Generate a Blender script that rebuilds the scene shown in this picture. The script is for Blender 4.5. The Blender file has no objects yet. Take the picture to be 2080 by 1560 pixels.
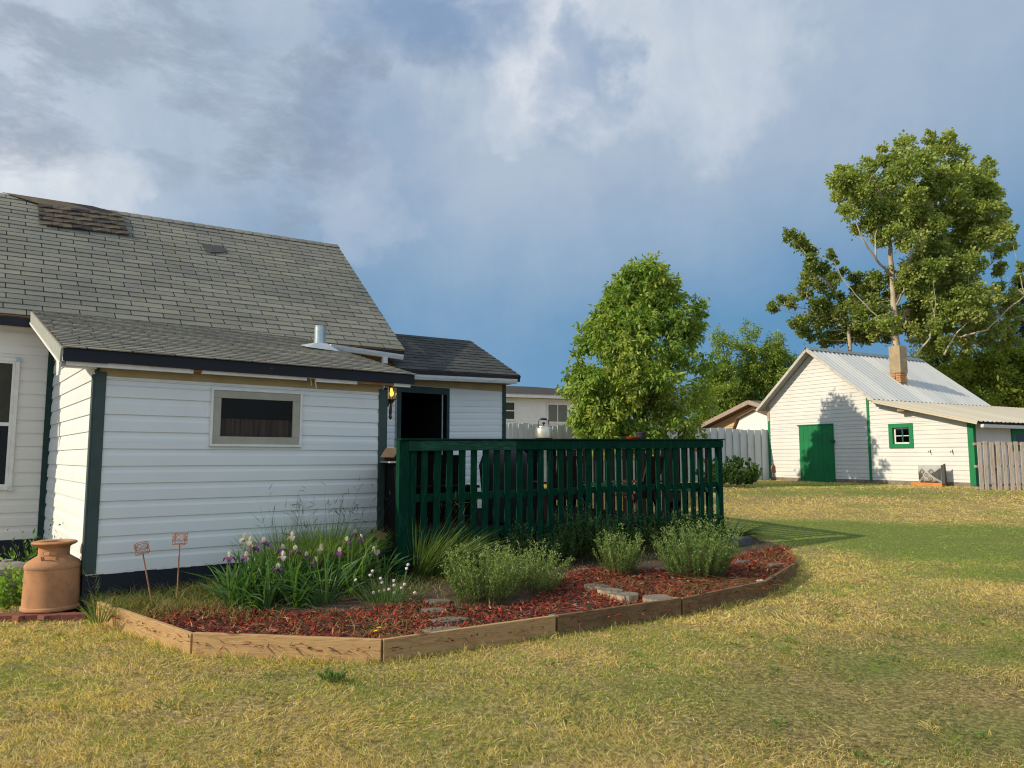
import bpy, bmesh, math, random
import numpy as np
from mathutils import Vector, Matrix
random.seed(7); RNG=np.random.default_rng(7)
SC=bpy.context.scene; COL=SC.collection
PI=math.pi
# ------------------------------------------------------------------ camera model (used to lay out the yard)
FPX=1500.; PITCH=math.atan(150/1500.); CAM=np.array([0,0,1.6])
def ray(x,y):
    u=(x-1040)/FPX; v=(780-y)/FPX
    return np.array([u, math.cos(PITCH)-v*math.sin(PITCH), math.sin(PITCH)+v*math.cos(PITCH)])
def gz(X,Y):
    t=min(max((Y-6.0)/14.,0),1.0); return .81*t**1.5
def gza(Y):
    t=np.clip((Y-6.0)/14.,0,1); return .81*t**1.5
def gp(x,y):
    r=ray(x,y); t=5.
    for _ in range(120):
        P=CAM+r*t; t=.5*t+.5*(CAM[2]-gz(P[0],P[1]))/-r[2]
    return CAM+r*t
def at(x,y,Y):
    r=ray(x,y); return CAM+r*(Y/r[1])
def vplane(x,y,P0,d):
    n=np.array([d[1],-d[0],0]); r=ray(x,y); t=np.dot(n,np.array(P0)-CAM)/np.dot(n,r); return CAM+r*t
# ------------------------------------------------------------------ mesh builder
class MB:
    def __init__(s): s.v=[]; s.f=[]; s.uv=[]; s.c=[]; s.has=False
    def add(s,vs,fs,uvs=None,col=None):
        b=len(s.v); s.v+= [tuple(float(q) for q in p) for p in vs]
        for i,f in enumerate(fs):
            s.f.append(tuple(b+k for k in f))
            if uvs is not None: s.uv.append(uvs[i]); s.has=True
            else: s.uv.append([(0,0)]*len(f))
        return s
    def box(s,a,b,jit=0):
        x0,y0,z0=a; x1,y1,z1=b
        if x0>x1:x0,x1=x1,x0
        if y0>y1:y0,y1=y1,y0
        if z0>z1:z0,z1=z1,z0
        vs=[(x0,y0,z0),(x1,y0,z0),(x1,y1,z0),(x0,y1,z0),(x0,y0,z1),(x1,y0,z1),(x1,y1,z1),(x0,y1,z1)]
        if jit: vs=[tuple(q+random.uniform(-jit,jit) for q in p) for p in vs]
        return s.add(vs,[(0,3,2,1),(4,5,6,7),(0,1,5,4),(1,2,6,5),(2,3,7,6),(3,0,4,7)])
    def hexa(s,bot,top):
        return s.add(list(bot)+list(top),[(0,3,2,1),(4,5,6,7),(0,1,5,4),(1,2,6,5),(2,3,7,6),(3,0,4,7)])
    def beam(s,p,q,w,h,up=(0,0,1)):
        p=np.array(p,float); q=np.array(q,float); d=q-p; d/=np.linalg.norm(d)
        up=np.array(up,float); sd=np.cross(d,up)
        if np.linalg.norm(sd)<1e-4: sd=np.cross(d,np.array([0,1.,0]))
        sd/=np.linalg.norm(sd); u=np.cross(sd,d)
        c=[(-w/2,-h/2),(w/2,-h/2),(w/2,h/2),(-w/2,h/2)]
        return s.hexa([p+sd*a+u*b for a,b in c],[q+sd*a+u*b for a,b in c])
    def tube(s,pts,rad,n=8,cap=True):
        pts=[np.array(p,float) for p in pts]
        if not hasattr(rad,'__len__'): rad=[rad]*len(pts)
        vs=[]; prev=None
        for i,p in enumerate(pts):
            a=pts[max(i-1,0)]; b=pts[min(i+1,len(pts)-1)]; d=b-a; d/= (np.linalg.norm(d)+1e-9)
            if prev is None:
                t=np.array([1.,0,0]) if abs(d[0])<.8 else np.array([0,1.,0])
            else: t=prev
            sd=t-d*np.dot(t,d); sd/=(np.linalg.norm(sd)+1e-9); prev=sd; u=np.cross(d,sd)
            for k in range(n):
                an=2*PI*k/n; vs.append(p+(sd*math.cos(an)+u*math.sin(an))*rad[i])
        fs=[]
        for i in range(len(pts)-1):
            for k in range(n):
                k2=(k+1)%n; fs.append((i*n+k,i*n+k2,(i+1)*n+k2,(i+1)*n+k))
        if cap: fs.append(tuple(range(n))[::-1]); fs.append(tuple((len(pts)-1)*n+k for k in range(n)))
        return s.add(vs,fs)
    def lathe(s,prof,n=32,c=(0,0,0),cap=True):
        vs=[];fs=[]
        for r,z in prof:
            for k in range(n):
                a=2*PI*k/n; vs.append((c[0]+r*math.cos(a),c[1]+r*math.sin(a),c[2]+z))
        for i in range(len(prof)-1):
            for k in range(n):
                k2=(k+1)%n; fs.append((i*n+k,i*n+k2,(i+1)*n+k2,(i+1)*n+k))
        if cap: fs.append(tuple(range(n))[::-1]); fs.append(tuple((len(prof)-1)*n+k for k in range(n)))
        return s.add(vs,fs)
    def build(s,name,mat,parent=None,smooth=False,bevel=0,loc=None,rot=None,weld=False):
        me=bpy.data.meshes.new(name); me.from_pydata(s.v,[],s.f)
        if s.has:
            l=me.uv_layers.new(name='UVMap'); flat=[c for f in s.uv for p in f for c in p]
            l.data.foreach_set('uv',flat)
        me.materials.append(mat)
        if smooth:
            me.shade_smooth() if hasattr(me,'shade_smooth') else None
        o=bpy.data.objects.new(name,me); COL.objects.link(o)
        if parent is not None: o.parent=parent
        if loc is not None: o.location=loc
        if rot is not None: o.rotation_euler=rot
        if smooth and smooth!=1:
            me.set_sharp_from_angle(angle=smooth)
        if bevel:
            m=o.modifiers.new('bevel','BEVEL'); m.width=bevel; m.segments=2; m.limit_method='ANGLE'
        me.update(); return o
def tag(o,label=None,cat=None,group=None,kind=None):
    if label: o['label']=label
    if cat: o['category']=cat
    if group: o['group']=group
    if kind: o['kind']=kind
    return o
def thing(name,label,cat,loc=(0,0,0),rz=0,group=None):
    o=bpy.data.objects.new(name,None); COL.objects.link(o); o.location=[float(q) for q in loc]; o.rotation_euler=(0,0,rz); o.empty_display_size=.1
    return tag(o,label,cat,group)
def copy_tree(o,parent=None):
    c=o.copy(); COL.objects.link(c)
    if parent is not None: c.parent=parent
    for ch in list(o.children): copy_tree(ch,c)
    return c
# ------------------------------------------------------------------ materials
def nt(name):
    m=bpy.data.materials.new(name); m.use_nodes=True; t=m.node_tree; b=t.nodes['Principled BSDF']; return m,t,b
def N(t,typ,**k):
    n=t.nodes.new(typ)
    for a,v in k.items(): setattr(n,a,v)
    return n
def ramp(t,fac,stops):
    r=N(t,'ShaderNodeValToRGB'); e=r.color_ramp.elements
    while len(e)<len(stops): e.new(.5)
    for i,(p,c) in enumerate(stops): e[i].position=p; e[i].color=(*c,1) if len(c)==3 else c
    t.links.new(fac,r.inputs['Fac']); return r.outputs['Color']
def mixc(t,fac,a,b,blend='MIX'):
    m=N(t,'ShaderNodeMix',data_type='RGBA',blend_type=blend)
    for sk,v in ((m.inputs[0],fac),(m.inputs[6],a),(m.inputs[7],b)):
        if isinstance(v,(int,float)): sk.default_value=v
        elif isinstance(v,tuple): sk.default_value=(*v,1)
        else: t.links.new(v,sk)
    return m.outputs[2]
def math_(t,op,a,b=None,c=None):
    m=N(t,'ShaderNodeMath',operation=op)
    for i,v in enumerate((a,b,c)):
        if v is None: continue
        if isinstance(v,(int,float)): m.inputs[i].default_value=v
        else: t.links.new(v,m.inputs[i])
    return m.outputs[0]
def noise(t,vec,scale,detail=5,rough=.6,dist=0):
    n=N(t,'ShaderNodeTexNoise'); n.inputs['Scale'].default_value=scale; n.inputs['Detail'].default_value=detail
    n.inputs['Roughness'].default_value=rough; n.inputs['Distortion'].default_value=dist
    if vec is not None: t.links.new(vec,n.inputs['Vector'])
    return n.outputs['Fac']
def coord(t,stretch=None,kind='Object'):
    c=N(t,'ShaderNodeTexCoord').outputs[kind]
    if stretch is None: return c
    m=N(t,'ShaderNodeMapping'); m.inputs['Scale'].default_value=stretch; t.links.new(c,m.inputs['Vector']); return m.outputs['Vector']
def bump(t,b,h,strength=.3,dist=.01):
    n=N(t,'ShaderNodeBump'); n.inputs['Strength'].default_value=strength; n.inputs['Distance'].default_value=dist
    t.links.new(h,n.inputs['Height']); t.links.new(n.outputs['Normal'],b.inputs['Normal'])
def mat(name,c1,c2=None,scale=6,stretch=None,rough=.7,metal=0,spec=.3,lo=.35,hi=.65,bmp=0,bdist=.005,detail=6,c3=None,scale3=1.5,lo3=.5,hi3=.7):
    m,t,b=nt(name); b.inputs['Roughness'].default_value=rough; b.inputs['Metallic'].default_value=metal
    b.inputs['Specular IOR Level'].default_value=spec
    if c2 is None: c2=tuple(q*.8 for q in c1)
    v=coord(t,stretch); f=noise(t,v,scale,detail)
    col=ramp(t,f,[(lo,c1),(hi,c2)])
    if c3 is not None:
        g=noise(t,coord(t),scale3,8,.7); k=ramp(t,g,[(lo3,(0,0,0)),(hi3,(1,1,1))]); col=mixc(t,k,col,c3)
    t.links.new(col,b.inputs['Base Color'])
    if bmp: bump(t,b,f,bmp,bdist)
    return m
def glassmat(name,tint=(.8,.85,.85),refl=1.0):
    m,t,b=nt(name); t.nodes.remove(b); out=t.nodes['Material Output']
    tr=N(t,'ShaderNodeBsdfTransparent'); tr.inputs[0].default_value=(*tint,1); gl=N(t,'ShaderNodeBsdfGlossy'); gl.inputs['Roughness'].default_value=.02
    fr=N(t,'ShaderNodeFresnel'); fr.inputs[0].default_value=1.5; mx=N(t,'ShaderNodeMixShader')
    f=math_(t,'MULTIPLY',fr.outputs[0],refl)
    t.links.new(f,mx.inputs[0]); t.links.new(tr.outputs[0],mx.inputs[1]); t.links.new(gl.outputs[0],mx.inputs[2]); t.links.new(mx.outputs[0],out.inputs[0]); return m
def leafmat(name,trans=.35,rough=.5,spec=.35):
    m,t,b=nt(name); out=t.nodes['Material Output']
    a=N(t,'ShaderNodeAttribute',attribute_name='col'); b.inputs['Roughness'].default_value=rough; b.inputs['Specular IOR Level'].default_value=spec
    t.links.new(a.outputs['Color'],b.inputs['Base Color'])
    tl=N(t,'ShaderNodeBsdfTranslucent'); c=mixc(t,1.0,a.outputs['Color'],(1.6,1.65,.6),'MULTIPLY'); t.links.new(c,tl.inputs[0])
    mx=N(t,'ShaderNodeMixShader'); mx.inputs[0].default_value=trans
    t.links.new(b.outputs[0],mx.inputs[1]); t.links.new(tl.outputs[0],mx.inputs[2]); t.links.new(mx.outputs[0],out.inputs[0]); return m
def shingle(name,c1,c2,joint=.035,c3=None,stain=(.2,.17,.12)):
    m,t,b=nt(name); uv=N(t,'ShaderNodeUVMap'); sp=N(t,'ShaderNodeSeparateXYZ'); t.links.new(uv.outputs[0],sp.inputs[0])
    fu=math_(t,'FRACT',sp.outputs[0]); iu=math_(t,'FLOOR',sp.outputs[0]); iv=math_(t,'FLOOR',sp.outputs[1])
    cb=N(t,'ShaderNodeCombineXYZ'); t.links.new(iu,cb.inputs[0]); t.links.new(iv,cb.inputs[1])
    wn=N(t,'ShaderNodeTexWhiteNoise',noise_dimensions='2D'); t.links.new(cb.outputs[0],wn.inputs['Vector'])
    stops=[(0,c1),(1,c2)] if c3 is None else [(0,c1),(.45,c2),(.8,c3)]
    base=ramp(t,wn.outputs['Value'],stops)
    oc=coord(t); g=noise(t,oc,140,2,.7); gr=ramp(t,g,[(.3,(.6,.6,.6)),(.7,(1.35,1.35,1.35))]); base=mixc(t,1.,base,gr,'MULTIPLY')
    w=noise(t,oc,.7,5,.65); wr=ramp(t,w,[(.35,(.82,.84,.86)),(.65,(1.12,1.1,1.02))]); base=mixc(t,1.,base,wr,'MULTIPLY')
    st=noise(t,coord(t,(2.2,.35,.35)),1.3,6,.7); sm=ramp(t,st,[(.56,(0,0,0)),(.72,(.55,.55,.55))]); base=mixc(t,sm,base,stain)
    j=math_(t,'LESS_THAN',fu,joint); base=mixc(t,j,base,(.012,.013,.016))
    t.links.new(base,b.inputs['Base Color']); b.inputs['Roughness'].default_value=.9; b.inputs['Specular IOR Level'].default_value=.15
    h=math_(t,'SUBTRACT',g,math_(t,'MULTIPLY',j,3.)); bump(t,b,h,.5,.004); return m
def woodmat(name,c1,c2,knot=(.2,.1,.04),scale=9,rough=.7,length=(1.2,14,14),dirt=None,bmp=.25,spec=.2):
    m,t,b=nt(name); v=coord(t,length); n1=noise(t,v,1.6,4,.6,.6)
    w=math_(t,'FRACT',math_(t,'MULTIPLY',n1,scale)); col=ramp(t,w,[(0,c1),(.55,c1),(.92,c2),(1,c1)])
    f=noise(t,coord(t,(2,60,60)),3,4,.6); col=mixc(t,1.,col,ramp(t,f,[(.3,(.82,.82,.82)),(.7,(1.15,1.15,1.15))]),'MULTIPLY')
    k=N(t,'ShaderNodeTexVoronoi'); k.inputs['Scale'].default_value=1.; t.links.new(coord(t,(1.7,5,5)),k.inputs['Vector'])
    col=mixc(t,ramp(t,k.outputs['Distance'],[(.08,(1,1,1)),(.14,(0,0,0))]),col,knot)
    if dirt: col=mixc(t,ramp(t,noise(t,coord(t),3,6,.7),[(.48,(0,0,0)),(.7,(.8,.8,.8))]),col,dirt)
    t.links.new(col,b.inputs['Base Color']); b.inputs['Roughness'].default_value=rough; b.inputs['Specular IOR Level'].default_value=spec
    bump(t,b,w,bmp,.003); return m
def paintmat(name,c,under,amount=.62,scale=4,stretch=None,rough=.65,low=None,c2=None,bmp=.15):
    """painted boards, worn through in patches; low=(z0,z1): more wear towards the bottom boards"""
    m,t,b=nt(name); n=noise(t,coord(t,stretch),scale,8,.72)
    if low:
        sp=N(t,'ShaderNodeSeparateXYZ'); t.links.new(coord(t),sp.inputs[0])
        mr=N(t,'ShaderNodeMapRange'); t.links.new(sp.outputs[2],mr.inputs[0]); mr.inputs[1].default_value=low[0]; mr.inputs[2].default_value=low[1]; mr.inputs[3].default_value=low[2]; mr.inputs[4].default_value=0
        n=math_(t,'ADD',n,mr.outputs[0])
    k=ramp(t,n,[(amount,(0,0,0)),(amount+.02,(1,1,1))])
    g=noise(t,coord(t),1.3,5,.6); base=ramp(t,g,[(.3,c),(.7,c2 or tuple(q*.86 for q in c))])
    col=mixc(t,k,base,under); t.links.new(col,b.inputs['Base Color']); b.inputs['Roughness'].default_value=rough; b.inputs['Specular IOR Level'].default_value=.25
    f=noise(t,coord(t,(3,3,40)),3,3); bump(t,b,f,bmp,.003); return m
WHITE=mat('white_vinyl',(.68,.715,.72),(.65,.685,.69),2.5,(.6,.6,.9),.5,spec=.35,c3=(.5,.46,.38),scale3=1.2,lo3=.6,hi3=.95)
CREAM=mat('cream_vinyl',(.72,.70,.66),(.69,.67,.63),2.5,(.6,.6,.9),.5,c3=(.5,.45,.37),scale3=1.,lo3=.6,hi3=.95)
TRIMG=mat('grey_green_trim',(.045,.075,.07),(.035,.058,.056),8,rough=.55)
TRIMD=mat('dark_teal_trim',(.012,.045,.042),(.008,.03,.03),8,rough=.5)
WTRIM=mat('white_trim',(.72,.72,.70),(.62,.61,.58),9,rough=.55,c3=(.4,.36,.3),scale3=6,lo3=.62,hi3=.8)
TAN=mat('tan_frieze',(.40,.32,.17),(.33,.26,.13),3,(1,1,1),.7)
SASH=mat('olive_sash',(.36,.35,.285),(.31,.30,.24),6,rough=.55)
FASCIA=paintmat('black_fascia_paint',(.010,.012,.017),(.20,.15,.10),.67,7,(1,3,5),c2=(.014,.018,.028))
SKIRT=paintmat('black_base_board_paint',(.011,.014,.022),(.09,.08,.06),.68,6,(1,3,6),c2=(.016,.022,.035),low=(-.1,.1,.06))
ROOF=shingle('grey_shingles',(.168,.165,.147),(.228,.222,.192),.03)
ROOFA=shingle('weathered_shingles',(.185,.177,.155),(.26,.245,.21),.03)
ROOFW=shingle('dark_shaded_shingles',(.042,.048,.052),(.07,.074,.075),.03)  # wing shingles, colour lowered further for the deep shadow there
ROOFP=shingle('brown_patch_shingles',(.03,.029,.03),(.07,.06,.055),.03,c3=(.12,.095,.07))
GALV=mat('galvanized_metal',(.46,.52,.54),(.36,.42,.45),7,rough=.38,metal=.75,spec=.5)
GUTTER=mat('white_gutter',(.62,.66,.68),(.5,.53,.54),5,(1,1,8),.45,c3=(.3,.27,.22),scale3=5,lo3=.6,hi3=.8)
BLACK=mat('black_interior',(.006,.006,.007),(.004,.004,.005),2,rough=.9)
GLASS=glassmat('window_glass',(.75,.78,.78),.35)
GLASSR=glassmat('dull_window_glass',(.8,.8,.78),.22)
REFLB=mat('brown_reflection',(.20,.125,.095),(.05,.03,.025),3,(14,14,.3),.9)
CURTG=mat('dark_green_curtain',(.012,.05,.02),(.004,.012,.006),3,(9,9,.3),.9)
SCREEN=mat('window_screen',(.05,.048,.042),(.035,.034,.03),4,rough=.8)
TIMBER=woodmat('treated_timber',(.41,.26,.125),(.29,.17,.075),(.10,.05,.02),7)
TIMBERD=woodmat('weathered_timber',(.19,.115,.06),(.10,.057,.028),(.05,.028,.014),7,dirt=(.10,.055,.03))
DECKG=woodmat('green_stained_wood',(.0016,.030,.0165),(.005,.052,.031),(.001,.017,.009),5,.75,spec=.06,length=(9,9,.9),bmp=.2,dirt=(.002,.026,.016))
RAILG=woodmat('green_stained_rail',(.0035,.038,.022),(.022,.105,.065),(.006,.06,.035),6,.65,length=(.9,9,9),bmp=.2,dirt=(.008,.08,.045))
DECKB=woodmat('dark_deck_boards',(.009,.005,.0045),(.005,.003,.003),(.003,.002,.002),6,.8,spec=.05,length=(.9,9,9))
TERRA=mat('terracotta',(.46,.23,.115),(.36,.17,.08),4.5,rough=.8,bmp=.12,c3=(.25,.15,.085),scale3=4.5,lo3=.50,hi3=.72)
BRICK=mat('red_brick',(.21,.075,.055),(.13,.045,.038),9,rough=.85,bmp=.5,c3=(.26,.16,.13),scale3=11,lo3=.55,hi3=.75)
RUST=mat('rusty_iron',(.48,.22,.13),(.30,.12,.07),30,rough=.85,bmp=.3)
IRON=mat('black_iron',(.02,.019,.018),(.035,.025,.018),15,rough=.5)
BRASS=mat('aged_brass',(.16,.095,.03),(.07,.045,.02),15,rough=.45,metal=.6)
SOIL=mat('dark_soil',(.035,.024,.016),(.085,.058,.036),12,rough=.95,bmp=.8,bdist=.03,c3=(.09,.04,.025),scale3=3,lo3=.55,hi3=.7)
STONE=mat('flagstone',(.17,.145,.11),(.095,.08,.065),7,rough=.9,bmp=.6,c3=(.09,.075,.06),scale3=5,lo3=.55,hi3=.7)
STONEB=mat('blue_grey_stone',(.10,.115,.12),(.06,.07,.075),6,rough=.85,bmp=.6)
STONEW=mat('pale_stone',(.6,.58,.5),(.4,.38,.32),8,rough=.8,bmp=.4)
LOGTOP=mat('weathered_log_end',(.21,.18,.14),(.12,.10,.08),18,rough=.9,bmp=.4)
LOGBARK=mat('peeled_log_bark',(.46,.40,.29),(.20,.14,.09),14,(1,1,.4),.9,bmp=.6)
CONC=mat('weathered_concrete',(.30,.28,.24),(.18,.165,.14),8,rough=.9,bmp=.4,c3=(.07,.065,.05),scale3=4,lo3=.5,hi3=.7)
SHEDW=paintmat('peeling_white_boards',(.63,.628,.61),(.27,.24,.20),.69,16,(.7,.7,2.6),low=(0,1.0,.09),c2=(.55,.55,.54))
SHEDG=paintmat('peeling_green_paint',(.012,.20,.075),(.22,.26,.15),.70,14,(1,1,.4),c2=(.010,.15,.06))
DOORG=paintmat('green_door_paint',(.010,.185,.06),(.10,.26,.10),.68,9,(4,4,.5),c2=(.008,.13,.048))
CORR=None
def corrmat(name,c1,c2,rust):
    m,t,b=nt(name); sp=N(t,'ShaderNodeUVMap'); s2=N(t,'ShaderNodeSeparateXYZ'); t.links.new(sp.outputs[0],s2.inputs[0])
    pn=math_(t,'FLOOR',s2.outputs[0]); wn=N(t,'ShaderNodeTexWhiteNoise',noise_dimensions='1D'); t.links.new(pn,wn.inputs['W'])
    col=ramp(t,wn.outputs['Value'],[(0,c1),(1,c2)])
    g=noise(t,coord(t),2.2,6,.65); col=mixc(t,ramp(t,g,[(.55,(0,0,0)),(.8,(.5,.5,.5))]),col,rust)
    t.links.new(col,b.inputs['Base Color']); b.inputs['Metallic'].default_value=.35; b.inputs['Roughness'].default_value=.5; return m
CORRG=corrmat('corrugated_steel',(.55,.55,.53),(.42,.44,.45),(.33,.30,.26))
CORRC=corrmat('cream_corrugated_steel',(.58,.53,.43),(.52,.47,.37),(.40,.35,.27))
PLAST=mat('chimney_render',(.36,.285,.175),(.27,.21,.13),7,rough=.9,bmp=.4,c3=(.46,.38,.25),scale3=6,lo3=.6,hi3=.68)
CBRICK=mat('orange_chimney_brick',(.48,.26,.12),(.34,.17,.085),9,rough=.9,bmp=.4)
RAFT=mat('bare_wood',(.36,.21,.11),(.26,.15,.08),9,rough=.85)
SOFF=mat('grey_soffit_boards',(.42,.41,.38),(.28,.26,.23),5,(1,6,1),.8)
FOUND=mat('foundation_concrete',(.24,.205,.16),(.15,.125,.10),6,rough=.95,bmp=.5)
PALLET=woodmat('weathered_pallet_wood',(.45,.38,.32),(.32,.26,.215),(.16,.12,.10),5,.85,length=(7,7,.8),bmp=.3)
FENCEW=paintmat('white_fence_paint',(.56,.59,.60),(.34,.32,.29),.71,10,(2,2,.35),c2=(.47,.50,.51))
HWALL=mat('neighbour_siding',(.72,.72,.70),(.66,.66,.64),3,rough=.6)
HROOF=mat('neighbour_brown_shingles',(.050,.042,.038),(.028,.026,.027),30,rough=.95)
TANW=mat('tan_siding',(.60,.40,.22),(.52,.34,.18),4,(1,1,5),.7)
TANR=mat('brown_roof_trim',(.17,.115,.085),(.12,.08,.06),6,rough=.8)
KETTLE=mat('brushed_aluminium',(.62,.58,.48),(.38,.34,.26),6,rough=.3,metal=.85,c3=(.25,.2,.12),scale3=5,lo3=.55,hi3=.8)
REDP=mat('red_plastic',(.42,.05,.04),(.33,.035,.03),6,rough=.4)
DARKP=mat('dark_grey_pot',(.03,.032,.035),(.02,.02,.022),6,rough=.6)
REDW=mat('dark_red_wood',(.035,.006,.005),(.018,.004,.003),6,(1,1,5),.7)
BAGG=mat('grey_canvas',(.40,.39,.375),(.34,.335,.32),9,rough=.8)
BAGD=mat('dark_grey_print',(.085,.085,.085),(.06,.06,.06),9,rough=.8)
ORANGE=mat('orange_wood',(.60,.235,.06),(.48,.17,.045),6,(1,6,6),.7)
BARK=mat('grey_brown_bark',(.15,.115,.085),(.075,.055,.04),9,(1,1,.3),.95,bmp=.8,bdist=.02)
BARKP=mat('pale_cottonwood_bark',(.50,.42,.32),(.30,.245,.18),5,(1,1,.35),.9,bmp=.5,bdist=.02)
LEAF=leafmat('leaf',.32); GRASSM=leafmat('grass_blade',.42,.6,.2); PETAL=leafmat('petal',.3,.5,.2); CHIP=leafmat('mulch_chip',0.0,.8,.15)
# ------------------------------------------------------------------ numpy scatter meshes
def raw_mesh(name,verts,nper,faces_loop,ltot,cols,m,parent=None,smooth=False):
    me=bpy.data.meshes.new(name); me.vertices.add(len(verts)); me.vertices.foreach_set('co',np.ascontiguousarray(verts,dtype=np.float32).ravel())
    me.loops.add(len(faces_loop)); me.loops.foreach_set('vertex_index',faces_loop.astype(np.int32).ravel())
    me.polygons.add(len(ltot)); st=np.concatenate([[0],np.cumsum(ltot)[:-1]]).astype(np.int32)
    me.polygons.foreach_set('loop_start',st)
    try: me.polygons.foreach_set('loop_total',ltot.astype(np.int32))
    except Exception: pass
    a=me.color_attributes.new('col','FLOAT_COLOR','POINT'); c4=np.ones((len(verts),4),np.float32); c4[:,:3]=cols; a.data.foreach_set('color',c4.ravel())
    me.materials.append(m); me.update(calc_edges=True)
    o=bpy.data.objects.new(name,me); COL.objects.link(o)
    if parent is not None: o.parent=parent
    return o
def unit(a): return a/(np.linalg.norm(a,axis=-1,keepdims=True)+1e-9)
def rdir(n): return unit(RNG.normal(size=(n,3)))
def leaf_quads(P,D,S,L,W,C,fold=.25):
    """diamond leaves: base P, direction D, side S, length L, width W, colour C -> verts, loops, totals, cols"""
    n=len(P); Nn=unit(np.cross(D,S)); L=L[:,None]; W=W[:,None]
    v=np.empty((n,4,3)); v[:,0]=P; v[:,1]=P+D*L*.42+S*W*.5-Nn*W*fold; v[:,2]=P+D*L-Nn*L*.12; v[:,3]=P+D*L*.42-S*W*.5-Nn*W*fold
    b=(np.arange(n)*4)[:,None]; lp=np.concatenate([b+0,b+1,b+2,b+0,b+2,b+3],axis=1)
    return v.reshape(-1,3),lp.ravel(),np.full(n*2,3),np.repeat(C,4,axis=0)
def blades(P,D,L,W,bend,C,tipc=None,seg=2):
    """grass blades: base P, start direction D, bend vector -> ribbons"""
    n=len(P); S=unit(np.cross(D,RNG.normal(size=(n,3)))); L=L[:,None]; W=W[:,None]
    rows=[]; cc=[]
    for k in range(seg):
        t=k/seg; c=P+D*L*t+bend*L*t*t; w=W*(1-t*.45)
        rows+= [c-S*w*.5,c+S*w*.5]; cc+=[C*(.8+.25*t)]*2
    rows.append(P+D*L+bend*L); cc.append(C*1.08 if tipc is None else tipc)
    k=2*seg+1; v=np.stack(rows,axis=1).reshape(-1,3); cl=np.stack(cc,axis=1).reshape(-1,3)
    b=(np.arange(n)*k)[:,None]; lp=[];tot=[]
    for q in range(seg-1): lp+= [b+2*q,b+2*q+1,b+2*q+3,b+2*q+2]; tot.append(4)
    q=seg-1; lp+= [b+2*q,b+2*q+1,b+2*q+2]; tot.append(3)
    return v,np.concatenate(lp,axis=1).ravel(),np.tile(tot,n),cl
def join_raw(parts):
    vs=[];ls=[];ts=[];cs=[];off=0
    for v,l,t,c in parts:
        vs.append(v); ls.append(l+off); ts.append(t); cs.append(c); off+=len(v)
    return np.concatenate(vs),np.concatenate(ls),np.concatenate(ts),np.concatenate(cs)
def vnoise(x,y,seed=0):
    xi=np.floor(x).astype(np.int64); yi=np.floor(y).astype(np.int64); fx_=x-xi; fy_=y-yi
    fx_=fx_*fx_*(3-2*fx_); fy_=fy_*fy_*(3-2*fy_)
    def h(a,b):
        q=(a*374761393+b*668265263+seed*974711)&0x7fffffff; q=((q^(q>>13))*1274126177)&0x7fffffff; return ((q^(q>>16))&0xffff)/65535.
    return (h(xi,yi)*(1-fx_)+h(xi+1,yi)*fx_)*(1-fy_)+(h(xi,yi+1)*(1-fx_)+h(xi+1,yi+1)*fx_)*fy_
def fbm(x,y,seed=0,o=4):
    s=0;a=.5
    for k in range(o): s=s+a*vnoise(x*2**k,y*2**k,seed+k); a*=.5
    return s/(1-.5**o)
def palette(n,cols,var=.2):
    cols=np.array(cols); c=cols[RNG.integers(0,len(cols),n)]; return np.clip(c*(1+RNG.uniform(-var,var,(n,1))),0,1)
# ------------------------------------------------------------------ frames of the buildings
yaw=math.radians(52); fx=np.array([math.sin(yaw),math.cos(yaw),0]); fy=np.array([-fx[1],fx[0],0]); RZ=math.atan2(fx[1],fx[0])
O=gp(168,1243)
def loc(P): q=np.array(P)-O; return np.array([q@fx,q@fy,q[2]])
def wld(l): return O+l[0]*fx+l[1]*fy+np.array([0,0,l[2]])
def F(x,y,off=0): return loc(vplane(x,y,O+fy*off,fx))
b_=math.radians(61); rx=np.array([math.sin(b_),math.cos(b_),0]); gx=np.array([rx[1],-rx[0],0]); S0=np.array([9.262,26.619,.81]); SRZ=math.atan2(gx[1],gx[0])
def G(x,y,off=0):
    q=vplane(x,y,S0+rx*off,gx)-S0; return np.array([q@gx,q@rx,q[2]])
# ------------------------------------------------------------------ lap siding
def siding(mb,ulim,z0,z1,h,mp,lip=.018,prof='dutch',grid=None):
    """courses of lap siding; ulim(z)->(u0,u1); mp(u,z,d)->xyz with d outward; grid = height where the courses start"""
    g=z0 if grid is None else grid
    z=g+math.floor((z0-g)/h+1e-6)*h
    while z<z1-1e-4:
        t=z+h
        if prof=='dutch': pr=[(z,.002),(z+.0006,lip),(z+.6*h,lip*.9),(z+.74*h,lip*.45),(t,.004)]
        else: pr=[(z,.001),(z+.0006,lip),(t,.003)]
        for (za,da),(zb,db) in zip(pr,pr[1:]):
            za2=max(za,z0); zb2=min(zb,z1)
            if zb2<=za2: continue
            a0,a1=ulim(za2); c0,c1=ulim(zb2)
            if a1-a0<.005 and c1-c0<.005: continue
            mb.add([mp(a0,za2,da),mp(a1,za2,da),mp(c1,zb2,db),mp(c0,zb2,db)],[(0,1,2,3)])
        z=t
    return mb
def siding_hole(mb,u0,u1,z0,z1,h,mp,hole,**k):
    a,b,c,d=hole
    siding(mb,lambda z:(u0,u1),z0,c,h,mp,grid=z0,**k); siding(mb,lambda z:(u0,u1),d,z1,h,mp,grid=z0,**k)
    siding(mb,lambda z:(u0,a),c,d,h,mp,grid=z0,**k); siding(mb,lambda z:(b,u1),c,d,h,mp,grid=z0,**k)
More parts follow.
